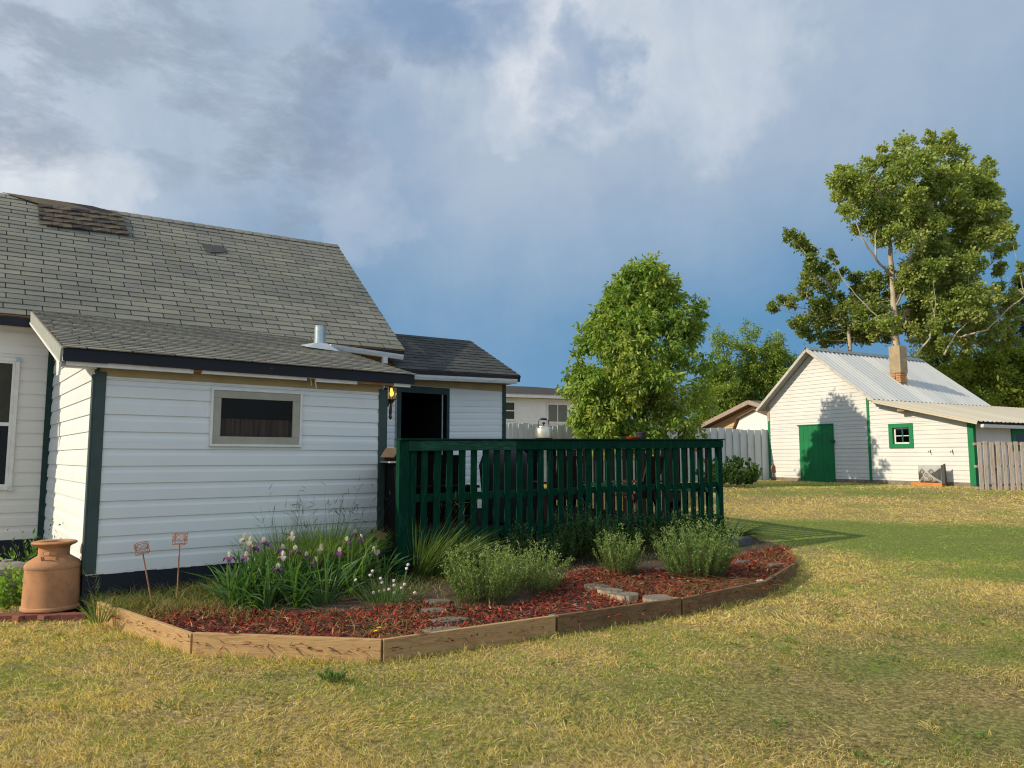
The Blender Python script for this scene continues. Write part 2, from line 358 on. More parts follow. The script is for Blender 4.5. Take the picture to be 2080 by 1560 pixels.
def ring(mb,x0,x1,z0,z1,w,y0,y1):
    """rectangular frame lying in the xz plane"""
    mb.box((x0,y0,z0),(x1,y1,z0+w)); mb.box((x0,y0,z1-w),(x1,y1,z1)); mb.box((x0,y0,z0+w),(x0+w,y1,z1-w)); mb.box((x1-w,y0,z0+w),(x1,y1,z1-w)); return mb
def opening(mb,x0,x1,z0,z1,y0,y1):
    """the dark room behind an opening: back, sides, top, bottom, facing the opening"""
    v=[(x0,y0,z0),(x1,y0,z0),(x1,y0,z1),(x0,y0,z1),(x0,y1,z0),(x1,y1,z0),(x1,y1,z1),(x0,y1,z1)]
    mb.add(v,[(4,5,6,7),(0,1,5,4),(1,2,6,5),(2,3,7,6),(3,0,4,7)]); return mb
def pleats(mb,x0,x1,z0,z1,y,amp=.012,n=24):
    vs=[];fs=[]
    for i in range(n*2+1):
        x=x0+(x1-x0)*i/(n*2); yy=y+(amp if i%2 else -amp); vs+=[(x,yy,z0),(x,yy,z1)]
    for i in range(n*2): fs.append((2*i,2*i+2,2*i+3,2*i+1))
    return mb.add(vs,fs)
def shingles(mb,E0,E1,R0,R1,n,tab=.305,lip=.009,seed=1,jit=.004):
    """stepped courses between the eave E0-E1 and the ridge R0-R1"""
    rnd=random.Random(seed); E0,E1,R0,R1=[np.array(p,float) for p in (E0,E1,R0,R1)]
    nrm=np.cross(E1-E0,R0-E0); nrm/=np.linalg.norm(nrm)
    if nrm[2]<0: nrm=-nrm
    W=np.linalg.norm(E1-E0); off=0
    for i in range(n):
        ta=i/n; tb=(i+1)/n; off+=tab*(.5+rnd.choice([0,0,.08,-.08])); segs=12
        for k in range(segs):
            s0=k/segs; s1=(k+1)/segs; q=[]
            def P(s,t): return (E0*(1-s)+E1*s)*(1-t)+(R0*(1-s)+R1*s)*t
            def J(s): return jit*math.sin(s*23+i*1.7+seed)
            a=P(s0,ta)+nrm*(lip+J(s0)); b=P(s1,ta)+nrm*(lip+J(s1)); c=P(s1,tb)+nrm*.0012; d=P(s0,tb)+nrm*.0012
            a0=P(s0,ta)-nrm*.001; b0=P(s1,ta)-nrm*.001
            u0=(s0*W+off)/tab; u1=(s1*W+off)/tab
            mb.add([a,b,c,d],[(0,1,2,3)],[[(u0,i+.02),(u1,i+.02),(u1,i+.95),(u0,i+.95)]])
            mb.add([a0,b0,b,a],[(0,1,2,3)],[[(u0,i+.01),(u1,i+.01),(u1,i+.02),(u0,i+.02)]])
    return mb
# ================================================================== SETTING
def build_ground():
    ys=np.concatenate([np.arange(-12,2,2.),np.arange(2,22,.35),np.arange(22,60,2.),np.array([70,90,120,170,240,340,500])])
    xs=np.concatenate([np.array([-400,-250,-150,-90,-50,-30]),np.arange(-20,26,.6),np.array([28,34,45,70,110,180,300,450])])
    vs=[];fs=[]
    for y in ys:
        for x in xs:
            n=(fbm(np.array([x*.8]),np.array([y*.8]),3)[0]-.5)*.04 if abs(x)<25 and y<30 else 0
            vs.append((x,y,gz(x,y)+n-.012))
    w=len(xs)
    for j in range(len(ys)-1):
        for i in range(w-1): fs.append((j*w+i,j*w+i+1,(j+1)*w+i+1,(j+1)*w+i))
    m,t,b=nt('dry_lawn_soil'); c=coord(t); n1=N(t,'ShaderNodeAttribute',attribute_name='green').outputs['Fac']; n2=noise(t,c,28,5,.7)
    col=ramp(t,n2,[(.3,(.08,.058,.026)),(.5,(.27,.20,.088)),(.72,(.60,.46,.21))]); grn=ramp(t,n2,[(.3,(.05,.065,.02)),(.7,(.22,.28,.065))])
    col=mixc(t,ramp(t,n1,[(.10,(0,0,0)),(.7,(.95,.95,.95))]),col,grn); t.links.new(col,b.inputs['Base Color']); b.inputs['Roughness'].default_value=.95; b.inputs['Specular IOR Level'].default_value=.1
    bump(t,b,n2,.9,.03)
    mb=MB(); mb.add(vs,fs); tag(mb.build('ground',m,smooth=1),kind='structure')
build_ground()
# ================================================================== HOUSE
H=thing('house','white sided house with grey shingle roof, lean-to and side wing behind the flower bed','house',O,RZ)
AW=F(779,950)[0]; AX=0.0                                # right end of the lean-to front wall
PITCH_A=(3.60-2.67)/3.53
def roofz(y): return 2.67+PITCH_A*(y+.2)
YM=3.53                                                  # main wall plane
def front(y): return lambda u,z,d:(u,y-d,z)
WH=(1.20,2.215,1.73,2.335)                                # lean-to window opening
mb=MB(); siding_hole(mb,.09,AW-.0,.385,2.405,.1825,front(0),WH)
mb.build('front_wall',WHITE,H)
mb=MB()
def slim(z): return (max(.0,(z-2.62)/PITCH_A-.2+.05),YM)
siding(mb,slim,.385,3.56,.1825,lambda u,z,d:(-d,u,z)); mb.build('side_wall',WHITE,H)
mb=MB(); mb.box((AW-.02,.02,.3),(AW,YM,2.6)); mb.build('side_wall',WHITE,H)
mb=MB(); mb.box((-.012,-.03,.375),(.095,-.002,2.47)); mb.box((-.03,-.03,.375),(-.012,.07,2.44))
mb.box((-.012,-.03,2.47),(.03,-.002,2.53)); mb.build('corner_trim',TRIMG,H,bevel=.004)
mb=MB(); mb.box((AW-.095,-.03,.3),(AW+.012,-.002,2.47)); mb.box((AW+.012,-.03,.3),(AW+.03,.09,2.5)); mb.build('corner_trim',TRIMG,H,bevel=.004)
mb=MB(); mb.box((-.09,YM-.03,.45),(-.0,YM-.001,3.42)); mb.build('corner_trim',TRIMD,H)
mb=MB(); mb.box((.095,-.022,2.405),(AW-.095,0,2.425)); mb.build('wall_edging',WTRIM,H)
mb=MB()
for k in range(60):                                      # ragged caulk line along the bottom of the siding
    x=AW*k/60; mb.box((x,-.02,.366+random.uniform(-.004,.004)),(x+AW/60,-.001,.386+random.uniform(-.002,.012)))
mb.build('wall_edging',WTRIM,H)
mb=MB(); mb.box((.03,-.010,2.425),(AW-.06,0,2.548)); mb.build('frieze',TAN,H)
mb=MB()
for i in range(14):
    x0=-.02+(AW+.04)*i/14; x1=-.02+(AW+.04)*(i+1)/14
    mb.box((x0,-.012-random.uniform(0,.006),-.15),(x1,.02,.367))
for i in range(8): mb.box((-.014,YM*i/8,-.15),(.01,YM*(i+1)/8,.372))
mb.build('base_board',SKIRT,H)
mb=MB(); mb.box((-3.2,YM-.02,-.3),(0,YM+.01,.45)); mb.build('base_board',SKIRT,H)
mb=MB()
for i in range(10):
    x0=-.33+4.07*i/10; x1=x0+.407; mb.box((x0,-.2,2.545+random.uniform(-.004,.004)),(x1,-.17,2.672-(.0)))
mb.build('fascia',FASCIA,H)
for a,b,c in ((-.30,.93,2.50),(1.02,2.25,2.506),(2.36,2.92,2.50),(3.45,3.70,2.507)): mb=MB(); mb.box((a,-.165,c),(b,-.12,2.549)); mb.build('soffit_strip',WTRIM,H)
mb=MB(); mb.beam((2.30,-.15,2.55),(2.31,-.16,2.45),.012,.004); mb.beam((2.36,-.15,2.55),(2.37,-.165,2.42),.012,.004); mb.box((2.27,-.17,2.535),(2.40,-.165,2.55)); mb.build('torn_trim',WTRIM,H)
mb=MB(); mb.box((-.30,-.12,2.552),(3.70,-.001,2.562)); mb.box((.93,-.155,2.52),(1.02,-.12,2.552)); mb.box((2.25,-.155,2.525),(2.36,-.12,2.55)); mb.box((2.92,-.15,2.515),(3.45,-.12,2.545)); mb.build('soffit',RAFT,H)
# rake board of the lean-to
mb=MB(); A=(-.345,-.19,roofz(-.2)-.075); B=(-.345,YM-.25,roofz(YM-.25)-.075); mb.beam(A,B,.022,.15); mb.build('rake_board',mat('grey_rake_paint',(.33,.34,.31),(.27,.28,.255),8,rough=.6),H)
mb=MB(); mb.beam((-.358,-.2,roofz(-.2)-.158),(-.358,YM-.25,roofz(YM-.25)-.158),.012,.022); mb.hexa([(-.36,-.16,2.40),(-.34,-.16,2.40),(-.34,-.02,2.40),(-.36,-.02,2.40)],[(-.36,-.2,2.52),(-.34,-.2,2.52),(-.34,.05,2.58),(-.36,.05,2.58)]); mb.box((-.33,-.12,2.49),(-.012,-.004,2.545)); mb.build('rake_trim',WTRIM,H)
mb=MB(); shingles(mb,(-.34,-.225,roofz(-.225)+.012),(AW+.36,-.225,roofz(-.225)+.012),(-.34,YM-.1,roofz(YM-.1)+.012),(AW+.20,YM-.1,roofz(YM-.1)+.012),26,.42,.012,3,.003)
lean=mb.build('lean_to_roof',ROOFA,H)
mb=MB(); mb.add([(-.33,-.19,roofz(-.19)-.02),(AW+.35,-.19,roofz(-.19)-.02),(AW+.19,YM,roofz(YM)-.02),(-.33,YM,roofz(YM)-.02),(-.33,-.19,roofz(-.19)-.001),(AW+.35,-.19,roofz(-.19)-.001),(AW+.19,YM,roofz(YM)-.001),(-.33,YM,roofz(YM)-.001)],[(0,3,2,1),(4,5,6,7),(0,1,5,4),(1,2,6,5),(2,3,7,6),(3,0,4,7)]); mb.build('roof_deck',RAFT,lean)
# lean-to window
fr=MB(); ring(fr,1.165,2.25,1.695,2.37,.028,-.05,-.004); wf=fr.build('window',WTRIM,H,bevel=.003)
mb=MB(); ring(mb,1.193,2.222,1.723,2.342,.088,-.04,-.006); mb.build('sash',SASH,wf,bevel=.003)
mb=MB(); mb.box((1.28,-.016,1.81),(2.135,-.014,2.255)); mb.build('pane',GLASSR,wf)
mb=MB(); opening(mb,1.19,2.225,1.72,2.345,-.005,.4); mb.build('window_recess',BLACK,wf)
mb=MB(); pleats(mb,1.24,2.18,1.75,2.02,.05,.014,13); mb.build('pane_backing',REFLB,wf)  # brown pleated sheet imitates the reflection in the lower glass
# main wall and its left window
MWx=(-1.45,-.475); MWz=(1.17,2.90)
mb=MB(); siding_hole(mb,-3.2,-.085,.45,3.42,.1825,front(YM),(MWx[0],MWx[1],MWz[0],MWz[1])); mb.build('main_wall',CREAM,H)
mb=MB(); mb.box((-3.2,YM-.012,3.42),(-.02,YM,3.50)); 
for k in range(40):
    x=-3.2+3.1*k/40; mb.box((x,YM-.05,3.485+random.uniform(-.02,.01)),(x+.08,YM-.012,3.56))
mb.build('torn_frieze',mat('bare_tan_wood',(.55,.45,.33),(.42,.30,.2),9,(1,4,4),.85),H)
fr=MB(); ring(fr,MWx[0]-.05,MWx[1]+.055,MWz[0]-.045,MWz[1]+.045,.05,YM-.055,YM-.003); w2=fr.build('window',WTRIM,H,bevel=.004)
mb=MB(); ring(mb,MWx[0],MWx[1]+.005,MWz[0],MWz[1],.035,YM-.045,YM-.004); mb.box((MWx[0],YM-.04,2.0),(MWx[1],YM-.01,2.05)); mb.build('sash',WTRIM,w2,bevel=.003)
mb=MB(); mb.box((MWx[1]+.005,YM-.065,MWz[1]-.0),(MWx[1]+.07,YM-.056,MWz[1]+.055)); mb.build('corner_clip',GALV,w2); mb=MB(); mb.box((MWx[1]+.005,YM-.065,MWz[0]-.055),(MWx[1]+.07,YM-.056,MWz[0])); mb.build('corner_clip',GALV,w2)
mb=MB(); mb.box((MWx[0]+.03,YM-.03,2.05),(MWx[1]-.03,YM-.028,MWz[1]-.03)); mb.build('screen',SCREEN,w2)
mb=MB(); mb.box((MWx[0]+.03,YM-.02,MWz[0]+.03),(MWx[1]-.03,YM-.018,2.0)); mb.build('pane',GLASS,w2)
mb=MB(); opening(mb,MWx[0],MWx[1],MWz[0],MWz[1],YM-.003,YM+.5); mb.build('window_recess',BLACK,w2)
mb=MB(); pleats(mb,MWx[0]+.03,MWx[1]-.12,MWz[0]+.02,2.02,YM+.08,.02,9); mb.build('pane_backing',CURTG,w2)
# main roof
ME0=np.array((-2.9,3.25,3.50)); ME1=np.array((5.55,3.25,3.575)); MR0=np.array((-2.9,6.33,6.00)); MR1=np.array((5.55,6.33,6.295))
mb=MB(); shingles(mb,ME0,ME1,MR0,MR1,28,.46,.011,5)
mroof=mb.build('main_roof',ROOF,H)
mb=MB(); mb.add([ME0+(0,0,-.02),ME1+(0,0,-.02),MR1+(0,0,-.02),MR0+(0,0,-.02)],[(3,2,1,0)]); mb.add([MR0,MR1,MR1+(0,3.08,-2.75),MR0+(0,3.08,-2.75)],[(0,1,2,3)]); mb.build('roof_deck',RAFT,mroof)
mb=MB(); n=44
for i in range(n):                                       # ridge caps, each lapping the next
    a=MR0+(MR1-MR0)*(i/n); b=MR0+(MR1-MR0)*((i+1)/n); sl=(ME0-MR0)/np.linalg.norm(ME0-MR0)*.15; bk=np.array((0,.11,-.1))
    if i<9: continue
    l0,l1=.022,.012
    up0=np.array((0,0,l0)); up1=np.array((0,0,l1))
    mb.add([a+up1,b+up0,b+up0+sl,a+up1+sl],[(0,3,2,1)],[[(i+.04,i),(i+.04,i+.9),(i+.9,i+.9),(i+.9,i)]])
    mb.add([a+up1,b+up0,b+up0+bk,a+up1+bk],[(0,1,2,3)],[[(i+.1,i),(i+.9,i),(i+.9,i+.9),(i+.1,i+.9)]])
    mb.add([b+up0,b+up0+sl,b+sl,b],[(0,1,2,3)],[[(i+.0,i),(i+.01,i),(i+.01,i),(i,i)]])
mb.build('ridge_cap',ROOF,mroof)
mb=MB(); mb.beam(ME1+(-.02,.0,-.05),MR1+(-.02,0,-.05),.03,.07); mb.beam(ME1+(-.02,6.16,-.05),MR1+(-.02,0,-.05),.03,.07); mb.build('verge_board',mat('brown_verge',(.10,.07,.05),(.06,.045,.035),8),H)
mb=MB(); mb.box((-2.9,3.255,3.36),(-.345,3.285,3.485)); mb.build('eave_fascia',FASCIA,H); mb=MB(); mb.box((AW+.3,3.26,3.42),(5.53,3.29,3.545)); mb.build('eave_fascia',FASCIA,H)
def onplane(px,py,P0,e1,e2,lift=0):
    n=np.cross(e1,e2); n/=np.linalg.norm(n); n=n*(1 if n[2]>0 else -1)
    r=ray(px,py); rl=np.array([r@fx,r@fy,r[2]]); cl=loc(CAM); t=np.dot(n,P0-cl)/np.dot(n,rl); return cl+rl*t+n*lift
def mp_(px,py,l=0):
    q=onplane(px,py,ME0,ME1-ME0,MR0-ME0)
    for _ in range(4):                                   # settle on the slightly twisted roof surface
        s=(q[0]-ME0[0])/(ME1[0]-ME0[0]); t=(q[1]-ME0[1])/(MR0[1]-ME0[1]); zt=(ME0[2]*(1-s)+ME1[2]*s)*(1-t)+(MR0[2]*(1-s)+MR1[2]*s)*t
        q=onplane(px,py,np.array([q[0],q[1],zt]),ME1-ME0,MR0*(1-s)+MR1*s-(ME0*(1-s)+ME1*s))
    return q+np.array((0,-.67,.74))*l
mb=MB(); shingles(mb,mp_(80,459,.03),mp_(262,481,.03),mp_(76,416,.035),mp_(243,437,.035),5,.30,.02,11,.012); mb.build('shingle_patch',ROOFP,mroof)
mb=MB(); a=mp_(70,404,.0); a2=mp_(247,433,.0); mb.add([MR0+(MR1-MR0)*.265+(0,0,.04),MR0+(MR1-MR0)*.43+(0,0,.04),mp_(250,440,.04),mp_(75,417,.04)],[(0,1,2,3)],[[(0,0),(3,0),(3,.9),(0,.9)]]); mb.build('ridge_patch',ROOFP,mroof)
mb=MB(); mb.add([mp_(409,497,.022),mp_(452,501,.022),mp_(460,512,.022),mp_(446,515,.03),mp_(420,516,.03)],[(0,4,3,2,1)]); mb.build('torn_shingle',mat('torn_felt',(.045,.045,.047),(.08,.08,.08),20,rough=.95),mroof)
# vent pipe through the lean-to roof
vp=onplane(649,708,np.array((0,-.2,roofz(-.2)+.02)),np.array((1.,0,0)),np.array((0,1,PITCH_A)))
mb=MB(); mb.lathe([(.0,0),(.088,0),(.088,.10),(.084,.101),(.084,.335),(.090,.336),(.090,.345),(.074,.346),(.074,.2)],28,tuple(vp),cap=False); vent=mb.build('vent_pipe',GALV,H,smooth=math.radians(35))
mb=MB(); z=vp+np.array((0,0,.0)); B4=[(-.26,-.16),(.26,-.16),(.24,.2),(-.24,.2)]; T4=[(-.09,-.09),(.09,-.09),(.09,.09),(-.09,.09)]
bt=[(z[0]+x,z[1]+y,z[2]+PITCH_A*y+.004+(.02 if k in(0,) else 0)) for k,(x,y) in enumerate(B4)]; tp=[(z[0]+x,z[1]+y,z[2]+.075) for x,y in T4]
mb.hexa(bt,tp); mb.build('flashing',mat('bright_flashing',(.62,.64,.63),(.5,.53,.53),8,rough=.35,metal=.6),vent)
# eave gutter at the right end of the main roof
g0=F(727,709,3.13); g1=F(817,725,3.13)
def gutter(name,a,b,par,w=.10,h=.09,m=GUTTER):
    mb=MB(); a=np.array(a); b=np.array(b); P=[(.0,0),(.0,-h),(-w*.72,-h),(-w*.92,-h*.45),(-w,-.0),(-w+.012,.0),(-w*.85,-h*.45),(-w*.68,-h+.012),(-.012,-h+.012),(-.012,0)]
    va=[a+np.array((0,y,z)) for y,z in P]; vb=[b+np.array((0,y,z)) for y,z in P]; n=len(P)
    mb.add(va+vb,[(k,(k+1)%n,n+(k+1)%n,n+k) for k in range(n)]); mb.add([a+np.array((0,0,0)),a+np.array((0,-w,0)),a+np.array((0,-w*.75,-h)),a+np.array((0,0,-h))],[(0,1,2,3)]); mb.add([b+np.array((0,0,0)),b+np.array((0,-w,0)),b+np.array((0,-w*.75,-h)),b+np.array((0,0,-h))],[(3,2,1,0)])
    return mb.build(name,m,par)
gutter('gutter',(g0[0]-.5,3.24,g0[2]+.045),(5.47,3.24,g1[2]+.045),H)
mb=MB(); mb.box((5.05,3.15,3.28),(5.14,3.22,3.40)); mb.build('downspout_stub',GUTTER,H)
# wing
YW=3.45; dl=F(813,850,YW)[0]; dr=F(906,850,YW)[0]; wc=F(1025,840,YW)[0]
tl=lambda u:.03*(u-dl)
def wingm(u,z,d): return (u,YW-d,z+tl(u))
mb=MB(); siding(mb,lambda z:(AW,dl-.10),.3,3.03,.125,wingm,.012); siding(mb,lambda z:(dr+.06,wc-.06),.3,3.03,.125,wingm,.012); siding(mb,lambda z:(dl-.1,dr+.06),2.87,3.03,.125,wingm,.012)
mb.box((wc-.02,YW+.01,.3),(wc,YW+3.4,3.1)); mb.build('wing_wall',WHITE,H)
mb=MB(); mb.box((wc-.07,YW-.035,.3),(wc+.01,YW-.001,3.10)); mb.build('corner_trim',TRIMD,H)
mb=MB(); mb.box((dl-.09,YW-.035,.5),(dl,YW-.002,2.93)); mb.box((dr,YW-.035,.5),(dr+.06,YW-.002,2.93)); mb.box((dl,YW-.033,2.80),(dr,YW-.002,2.93)); 
dfr=mb.build('door_frame',TRIMD,H)
mb=MB(); mb.box((dl-.115,YW-.03,.5),(dl-.09,YW-.002,2.90)); mb.box((dr-.105,YW-.02,.5),(dr-.085,YW+.0,2.80)); mb.build('door_stop',mat('grey_door_stop',(.32,.32,.33),(.25,.25,.25),9),dfr)
mb=MB(); opening(mb,dl-.02,dr+.02,.45,2.88,YW+.001,YW+1.8); mb.build('door_recess',BLACK,dfr)
mb=MB(); mb.box((dl-.1,YW-.02,2.94),(wc,YW-.002,3.10)); mb.build('frieze',TAN,H)
Ev=F(1057,763,3.15); n_=vplane(955,692,wld(Ev),fy); Rv=loc(n_)
wl=5.35
E0=np.array((wl,3.15,Ev[2]-.035*(Ev[0]-wl)*.6)); R0=np.array((wl,Rv[1],Rv[2]-.02*(Rv[0]-wl)))
mb=MB(); shingles(mb,E0,Ev,R0,Rv,13,.46,.011,8); wr=mb.build('wing_roof',ROOFW,H)
mb=MB(); dy=Rv[1]-3.15; mb.add([R0,Rv,Rv+np.array((0,dy,-(Rv[2]-Ev[2]))),R0+np.array((0,dy,-(R0[2]-E0[2])))],[(0,1,2,3)]); mb.add([E0+(0,0,-.015),Ev+(0,0,-.015),Rv+(0,0,-.015),R0+(0,0,-.015)],[(3,2,1,0)]); mb.build('roof_deck',RAFT,wr)
mb=MB(); mb.beam(Ev+np.array((-.02,0,-.07)),Rv+np.array((-.02,0,-.07)),.03,.11); mb.hexa([(E0[0],3.158,E0[2]-.13),(Ev[0],3.158,Ev[2]-.13),(Ev[0],3.188,Ev[2]-.13),(E0[0],3.188,E0[2]-.13)],[(E0[0],3.158,E0[2]-.004),(Ev[0],3.158,Ev[2]-.004),(Ev[0],3.188,Ev[2]-.004),(E0[0],3.188,E0[2]-.004)]); mb.build('eave_fascia',FASCIA,H)
ga=F(843,765,3.08); gb=F(1049,775,3.08); gutter('gutter',(ga[0]-.3,3.15,ga[2]+.03),(gb[0],3.15,gb[2]+.045),H,.11,.09)
mb=MB(); mb.box((AW,3.2,3.08),(wc,YW,3.09)); mb.build('soffit',RAFT,H)
# porch lantern
L0=wld(F(795,797,.10)); lt=thing('wall_lantern','lit black and brass porch lantern on the corner by the open door','lantern',L0,RZ)
mb=MB(); s=.062; sb=.045; zt=.085; zb=-.10
T=[(-s,-s,zt),(s,-s,zt),(s,s,zt),(-s,s,zt)]; Bm=[(-sb,-sb,zb),(sb,-sb,zb),(sb,sb,zb),(-sb,sb,zb)]
for k in range(4): mb.beam(Bm[k],T[k],.009,.009); mb.beam(T[k],T[(k+1)%4],.010,.010); mb.beam(Bm[k],Bm[(k+1)%4],.011,.011)
mb.build('cage',IRON,lt)
mb=MB(); mb.lathe([(.095,.088),(.088,.098),(.055,.125),(.03,.135),(.012,.15),(.001,.155)],16); mb.build('cap',IRON,lt,smooth=math.radians(30))
mb=MB(); mb.lathe([(.05,-.10),(.045,-.115),(.025,-.14),(.018,-.15),(.018,-.16)],16); mb.tube([(0,0,-.15),(-.005,0,-.20),(-.01,0,-.27),(-.01,0,-.31)],[.016,.02,.022,.016],10); mb.lathe([(.001,-.375),(.012,-.36),(.026,-.34),(.022,-.32),(.012,-.305)],12,(-.01,0,0)); mb.build('arm',BRASS,lt,smooth=math.radians(40))
mb=MB(); mb.box((-.075,-.035,-.20),(-.055,.035,-.11)); mb.beam((-.06,0,-.15),(0,0,-.15),.02,.03); mb.build('back_plate',IRON,lt)
me_=nt('glowing_bulb'); me_[2].inputs['Emission Color'].default_value=(1,.62,.12,1); me_[2].inputs['Emission Strength'].default_value=2.6; me_[2].inputs['Base Color'].default_value=(1,.7,.3,1)
mb=MB(); mb.lathe([(.001,-.055),(.02,-.05),(.028,-.03),(.03,-.005),(.022,.02),(.014,.04),(.012,.055)],14); mb.build('bulb',me_[0],lt,smooth=1)
mb=MB()
for k in range(4):
    a,b,c,d=Bm[k],Bm[(k+1)%4],T[(k+1)%4],T[k]; mb.add([np.array(q)*np.array((.97,.97,1)) for q in (a,b,c,d)],[(0,1,2,3)])
gl=mb.build('glass',glassmat('amber_glass',(.95,.83,.62)),lt)
# ================================================================== DECK
DA=wld(F(815,893,-1.1)); DB=wld(F(1463,893,-1.5)); zA=DA[2]; zB=DB[2]; dv=(DB-DA)*np.array((1,1,0)); LD=np.linalg.norm(dv); dxv=dv/LD; dyv=np.array([-dxv[1],dxv[0],0]); DRZ=math.atan2(dxv[1],dxv[0])
D0=np.array([DA[0],DA[1],0.])
DK=thing('deck','green slatted wooden deck railing and dark deck floor in front of the open door','deck',D0,DRZ)
zr=lambda x:zA+(zB-zA)*x/LD
def dloc(px,py): 
    q=vplane(px,py,D0,dxv)-D0; return q@dxv,q[2]
slx=[840.6,863.8,890,915,939.5,963.8,988,1010,1032,1056.7,1077.9,1098,1118,1139.5,1157.6,1177.8,1195,1215.5,1236.7,1257,1278,1298,1317.5,1335.7,1353.9,1371,1389,1407,1423.5,1441.7]
fl=dloc(1140,1078)[1]
rnd=random.Random(4)
def slat_bottom(x): return dloc(1010,1105)[1]+(dloc(1455,1068)[1]-dloc(1010,1105)[1])*(x/LD)
for i,px in enumerate(slx):
    x=dloc(px,912)[0]; w=.088+rnd.uniform(-.004,.005); lean=rnd.uniform(-.008,.008)+(-.012 if i<12 else .004)
    mb=MB(); zt=zr(x)-.125; zb=slat_bottom(x)+rnd.uniform(-.015,.01); y0=rnd.uniform(-.004,.004)
    mb.hexa([(x-w/2+lean,y0,zb),(x+w/2+lean,y0,zb),(x+w/2+lean,y0+.02,zb),(x-w/2+lean,y0+.02,zb)],[(x-w/2,y0,zt),(x+w/2,y0,zt),(x+w/2,y0+.02,zt),(x-w/2,y0+.02,zt)])
    mb.build('railing_slat',DECKG,DK,bevel=.002)
mb=MB(); xj=dloc(1046,900)[0]
mb.hexa([(.08,-.042,zr(.08)-.135),(xj-.002,-.042,zr(xj)-.135),(xj-.002,-.002,zr(xj)-.135),(.08,-.002,zr(.08)-.135)],[(.08,-.042,zr(.08)-.012),(xj-.002,-.042,zr(xj)-.012),(xj-.002,-.002,zr(xj)-.012),(.08,-.002,zr(.08)-.012)]); mb.build('top_rail',RAILG,DK,bevel=.004)
mb=MB(); mb.hexa([(xj+.002,-.040,zr(xj)-.13),(LD+.02,-.040,zr(LD)-.125),(LD+.02,-.002,zr(LD)-.125),(xj+.002,-.002,zr(xj)-.13)],[(xj+.002,-.040,zr(xj)-.012),(LD+.02,-.040,zr(LD)-.012),(LD+.02,-.002,zr(LD)-.012),(xj+.002,-.002,zr(xj)-.012)]); mb.build('top_rail',DECKG,DK,bevel=.004)
mb=MB(); mb.hexa([(-.03,-.06,zr(0)-.010),(LD+.04,-.06,zr(LD)-.010),(LD+.04,.12,zr(LD)-.010),(-.03,.12,zr(0)-.010)],[(-.03,-.06,zr(0)+.012),(LD+.04,-.06,zr(LD)+.012),(LD+.04,.12,zr(LD)+.012),(-.03,.12,zr(0)+.012)]); mb.build('rail_cap',DECKG,DK,bevel=.003)
for nm,pa,pb in (('middle_rail',(900,1010),(1440,984)),('middle_rail',(860,1086),(1455,1050))):
    a=dloc(*pa)[1]; c=dloc(*pb)[1]; mb=MB(); mb.hexa([(.1,.022,a-.05),(LD-.05,.022,c-.045),(LD-.05,.06,c-.045),(.1,.06,a-.05)],[(.1,.022,a+.04),(LD-.05,.022,c+.04),(LD-.05,.06,c+.04),(.1,.06,a+.04)]); mb.build(nm,DECKG,DK)
mb=MB(); mb.box((-.035,-.03,.02),(.10,.06,zr(0)-.012)); mb.build('railing_post',DECKG,DK,bevel=.004)
mb=MB(); mb.box((LD-.075,-.02,.18),(LD+.015,.06,zr(LD)-.012)); mb.build('railing_post',DECKG,DK,bevel=.004)
mb=MB(); mb.box((.1,.0,slat_bottom(0)-.19),(LD-.08,.035,slat_bottom(0)-.03)); mb.build('skirt_board',DECKG,DK)
for k in range(34):
    y=.09+k*.142
    if y>4.45: break
    x0=.12 if y<1.0 else .75
    mb=MB(); mb.box((x0,y,fl-.035),(LD+.0,y+.135,fl+rnd.uniform(-.002,.002))); mb.build('floor_board',DECKB,DK)
mb=MB(); mb.box((.05,.1,fl-.25),(.09,4.4,fl-.04)); mb.build('rim_joist',DECKG,DK); mb=MB(); mb.box((LD-.04,.1,fl-.25),(LD,4.4,fl-.04)); mb.build('rim_joist',DECKG,DK)
DARKB=woodmat('shade_black_boards',(.005,.005,.0055),(.010,.009,.009),(.003,.003,.003),5,.9,spec=.04,length=(9,9,.9))  # near-black colour holds the backlit shade of the slats
# right-hand and far railings of the deck
zs=zr(LD)
for k in range(26):
    y=.22+k*.165; mb=MB(); mb.box((LD-.012,y,fl-.15),(LD+.008,y+.10,zs-.13)); mb.build('railing_slat',DARKB,DK)
mb=MB(); mb.box((LD-.035,.1,zs-.13),(LD+.03,4.6,zs-.005)); mb.build('top_rail',DECKG,DK)
mb=MB(); mb.box((LD-.045,.1,fl+.42),(LD-.014,4.6,fl+.5)); mb.build('middle_rail',DECKG,DK)
xw=(wld((wc,YW,0))-D0)@dxv
for k in range(22):
    x=xw+.10+k*.165
    if x>LD-.3: break
    mb=MB(); mb.box((x,4.55,fl-.15),(x+.158,4.57,zs-.10)); mb.build('railing_slat',DARKB,DK)
mb=MB(); mb.box((xw+.05,4.53,zs-.13),(LD,4.59,zs-.0)); mb.build('top_rail',DECKG,DK)
for x in (LD-.05,xw+.06): mb=MB(); mb.box((x,4.5,.1),(x+.09,4.6,zs)); mb.build('railing_post',DECKG,DK)
def dw(x,y,z): p=D0+dxv*x+dyv*y; p[2]=z; return p
gxp=dloc(1078,1000)[0]+.35; FILL_=thing('dark_gap_filler','added dark shape on the deck darkening the slat gaps, below the kettle','dark shape',dw(gxp+.25,1.5,fl),DRZ)  # invented dark block, added so the slat gaps read black
mb=MB(); n=20; vs=[];prof=[(.30,.24,.02),(.33,.27,.35),(.36,.29,.78),(.37,.30,.86),(.33,.27,1.0),(.24,.2,1.09),(.1,.1,1.13)]
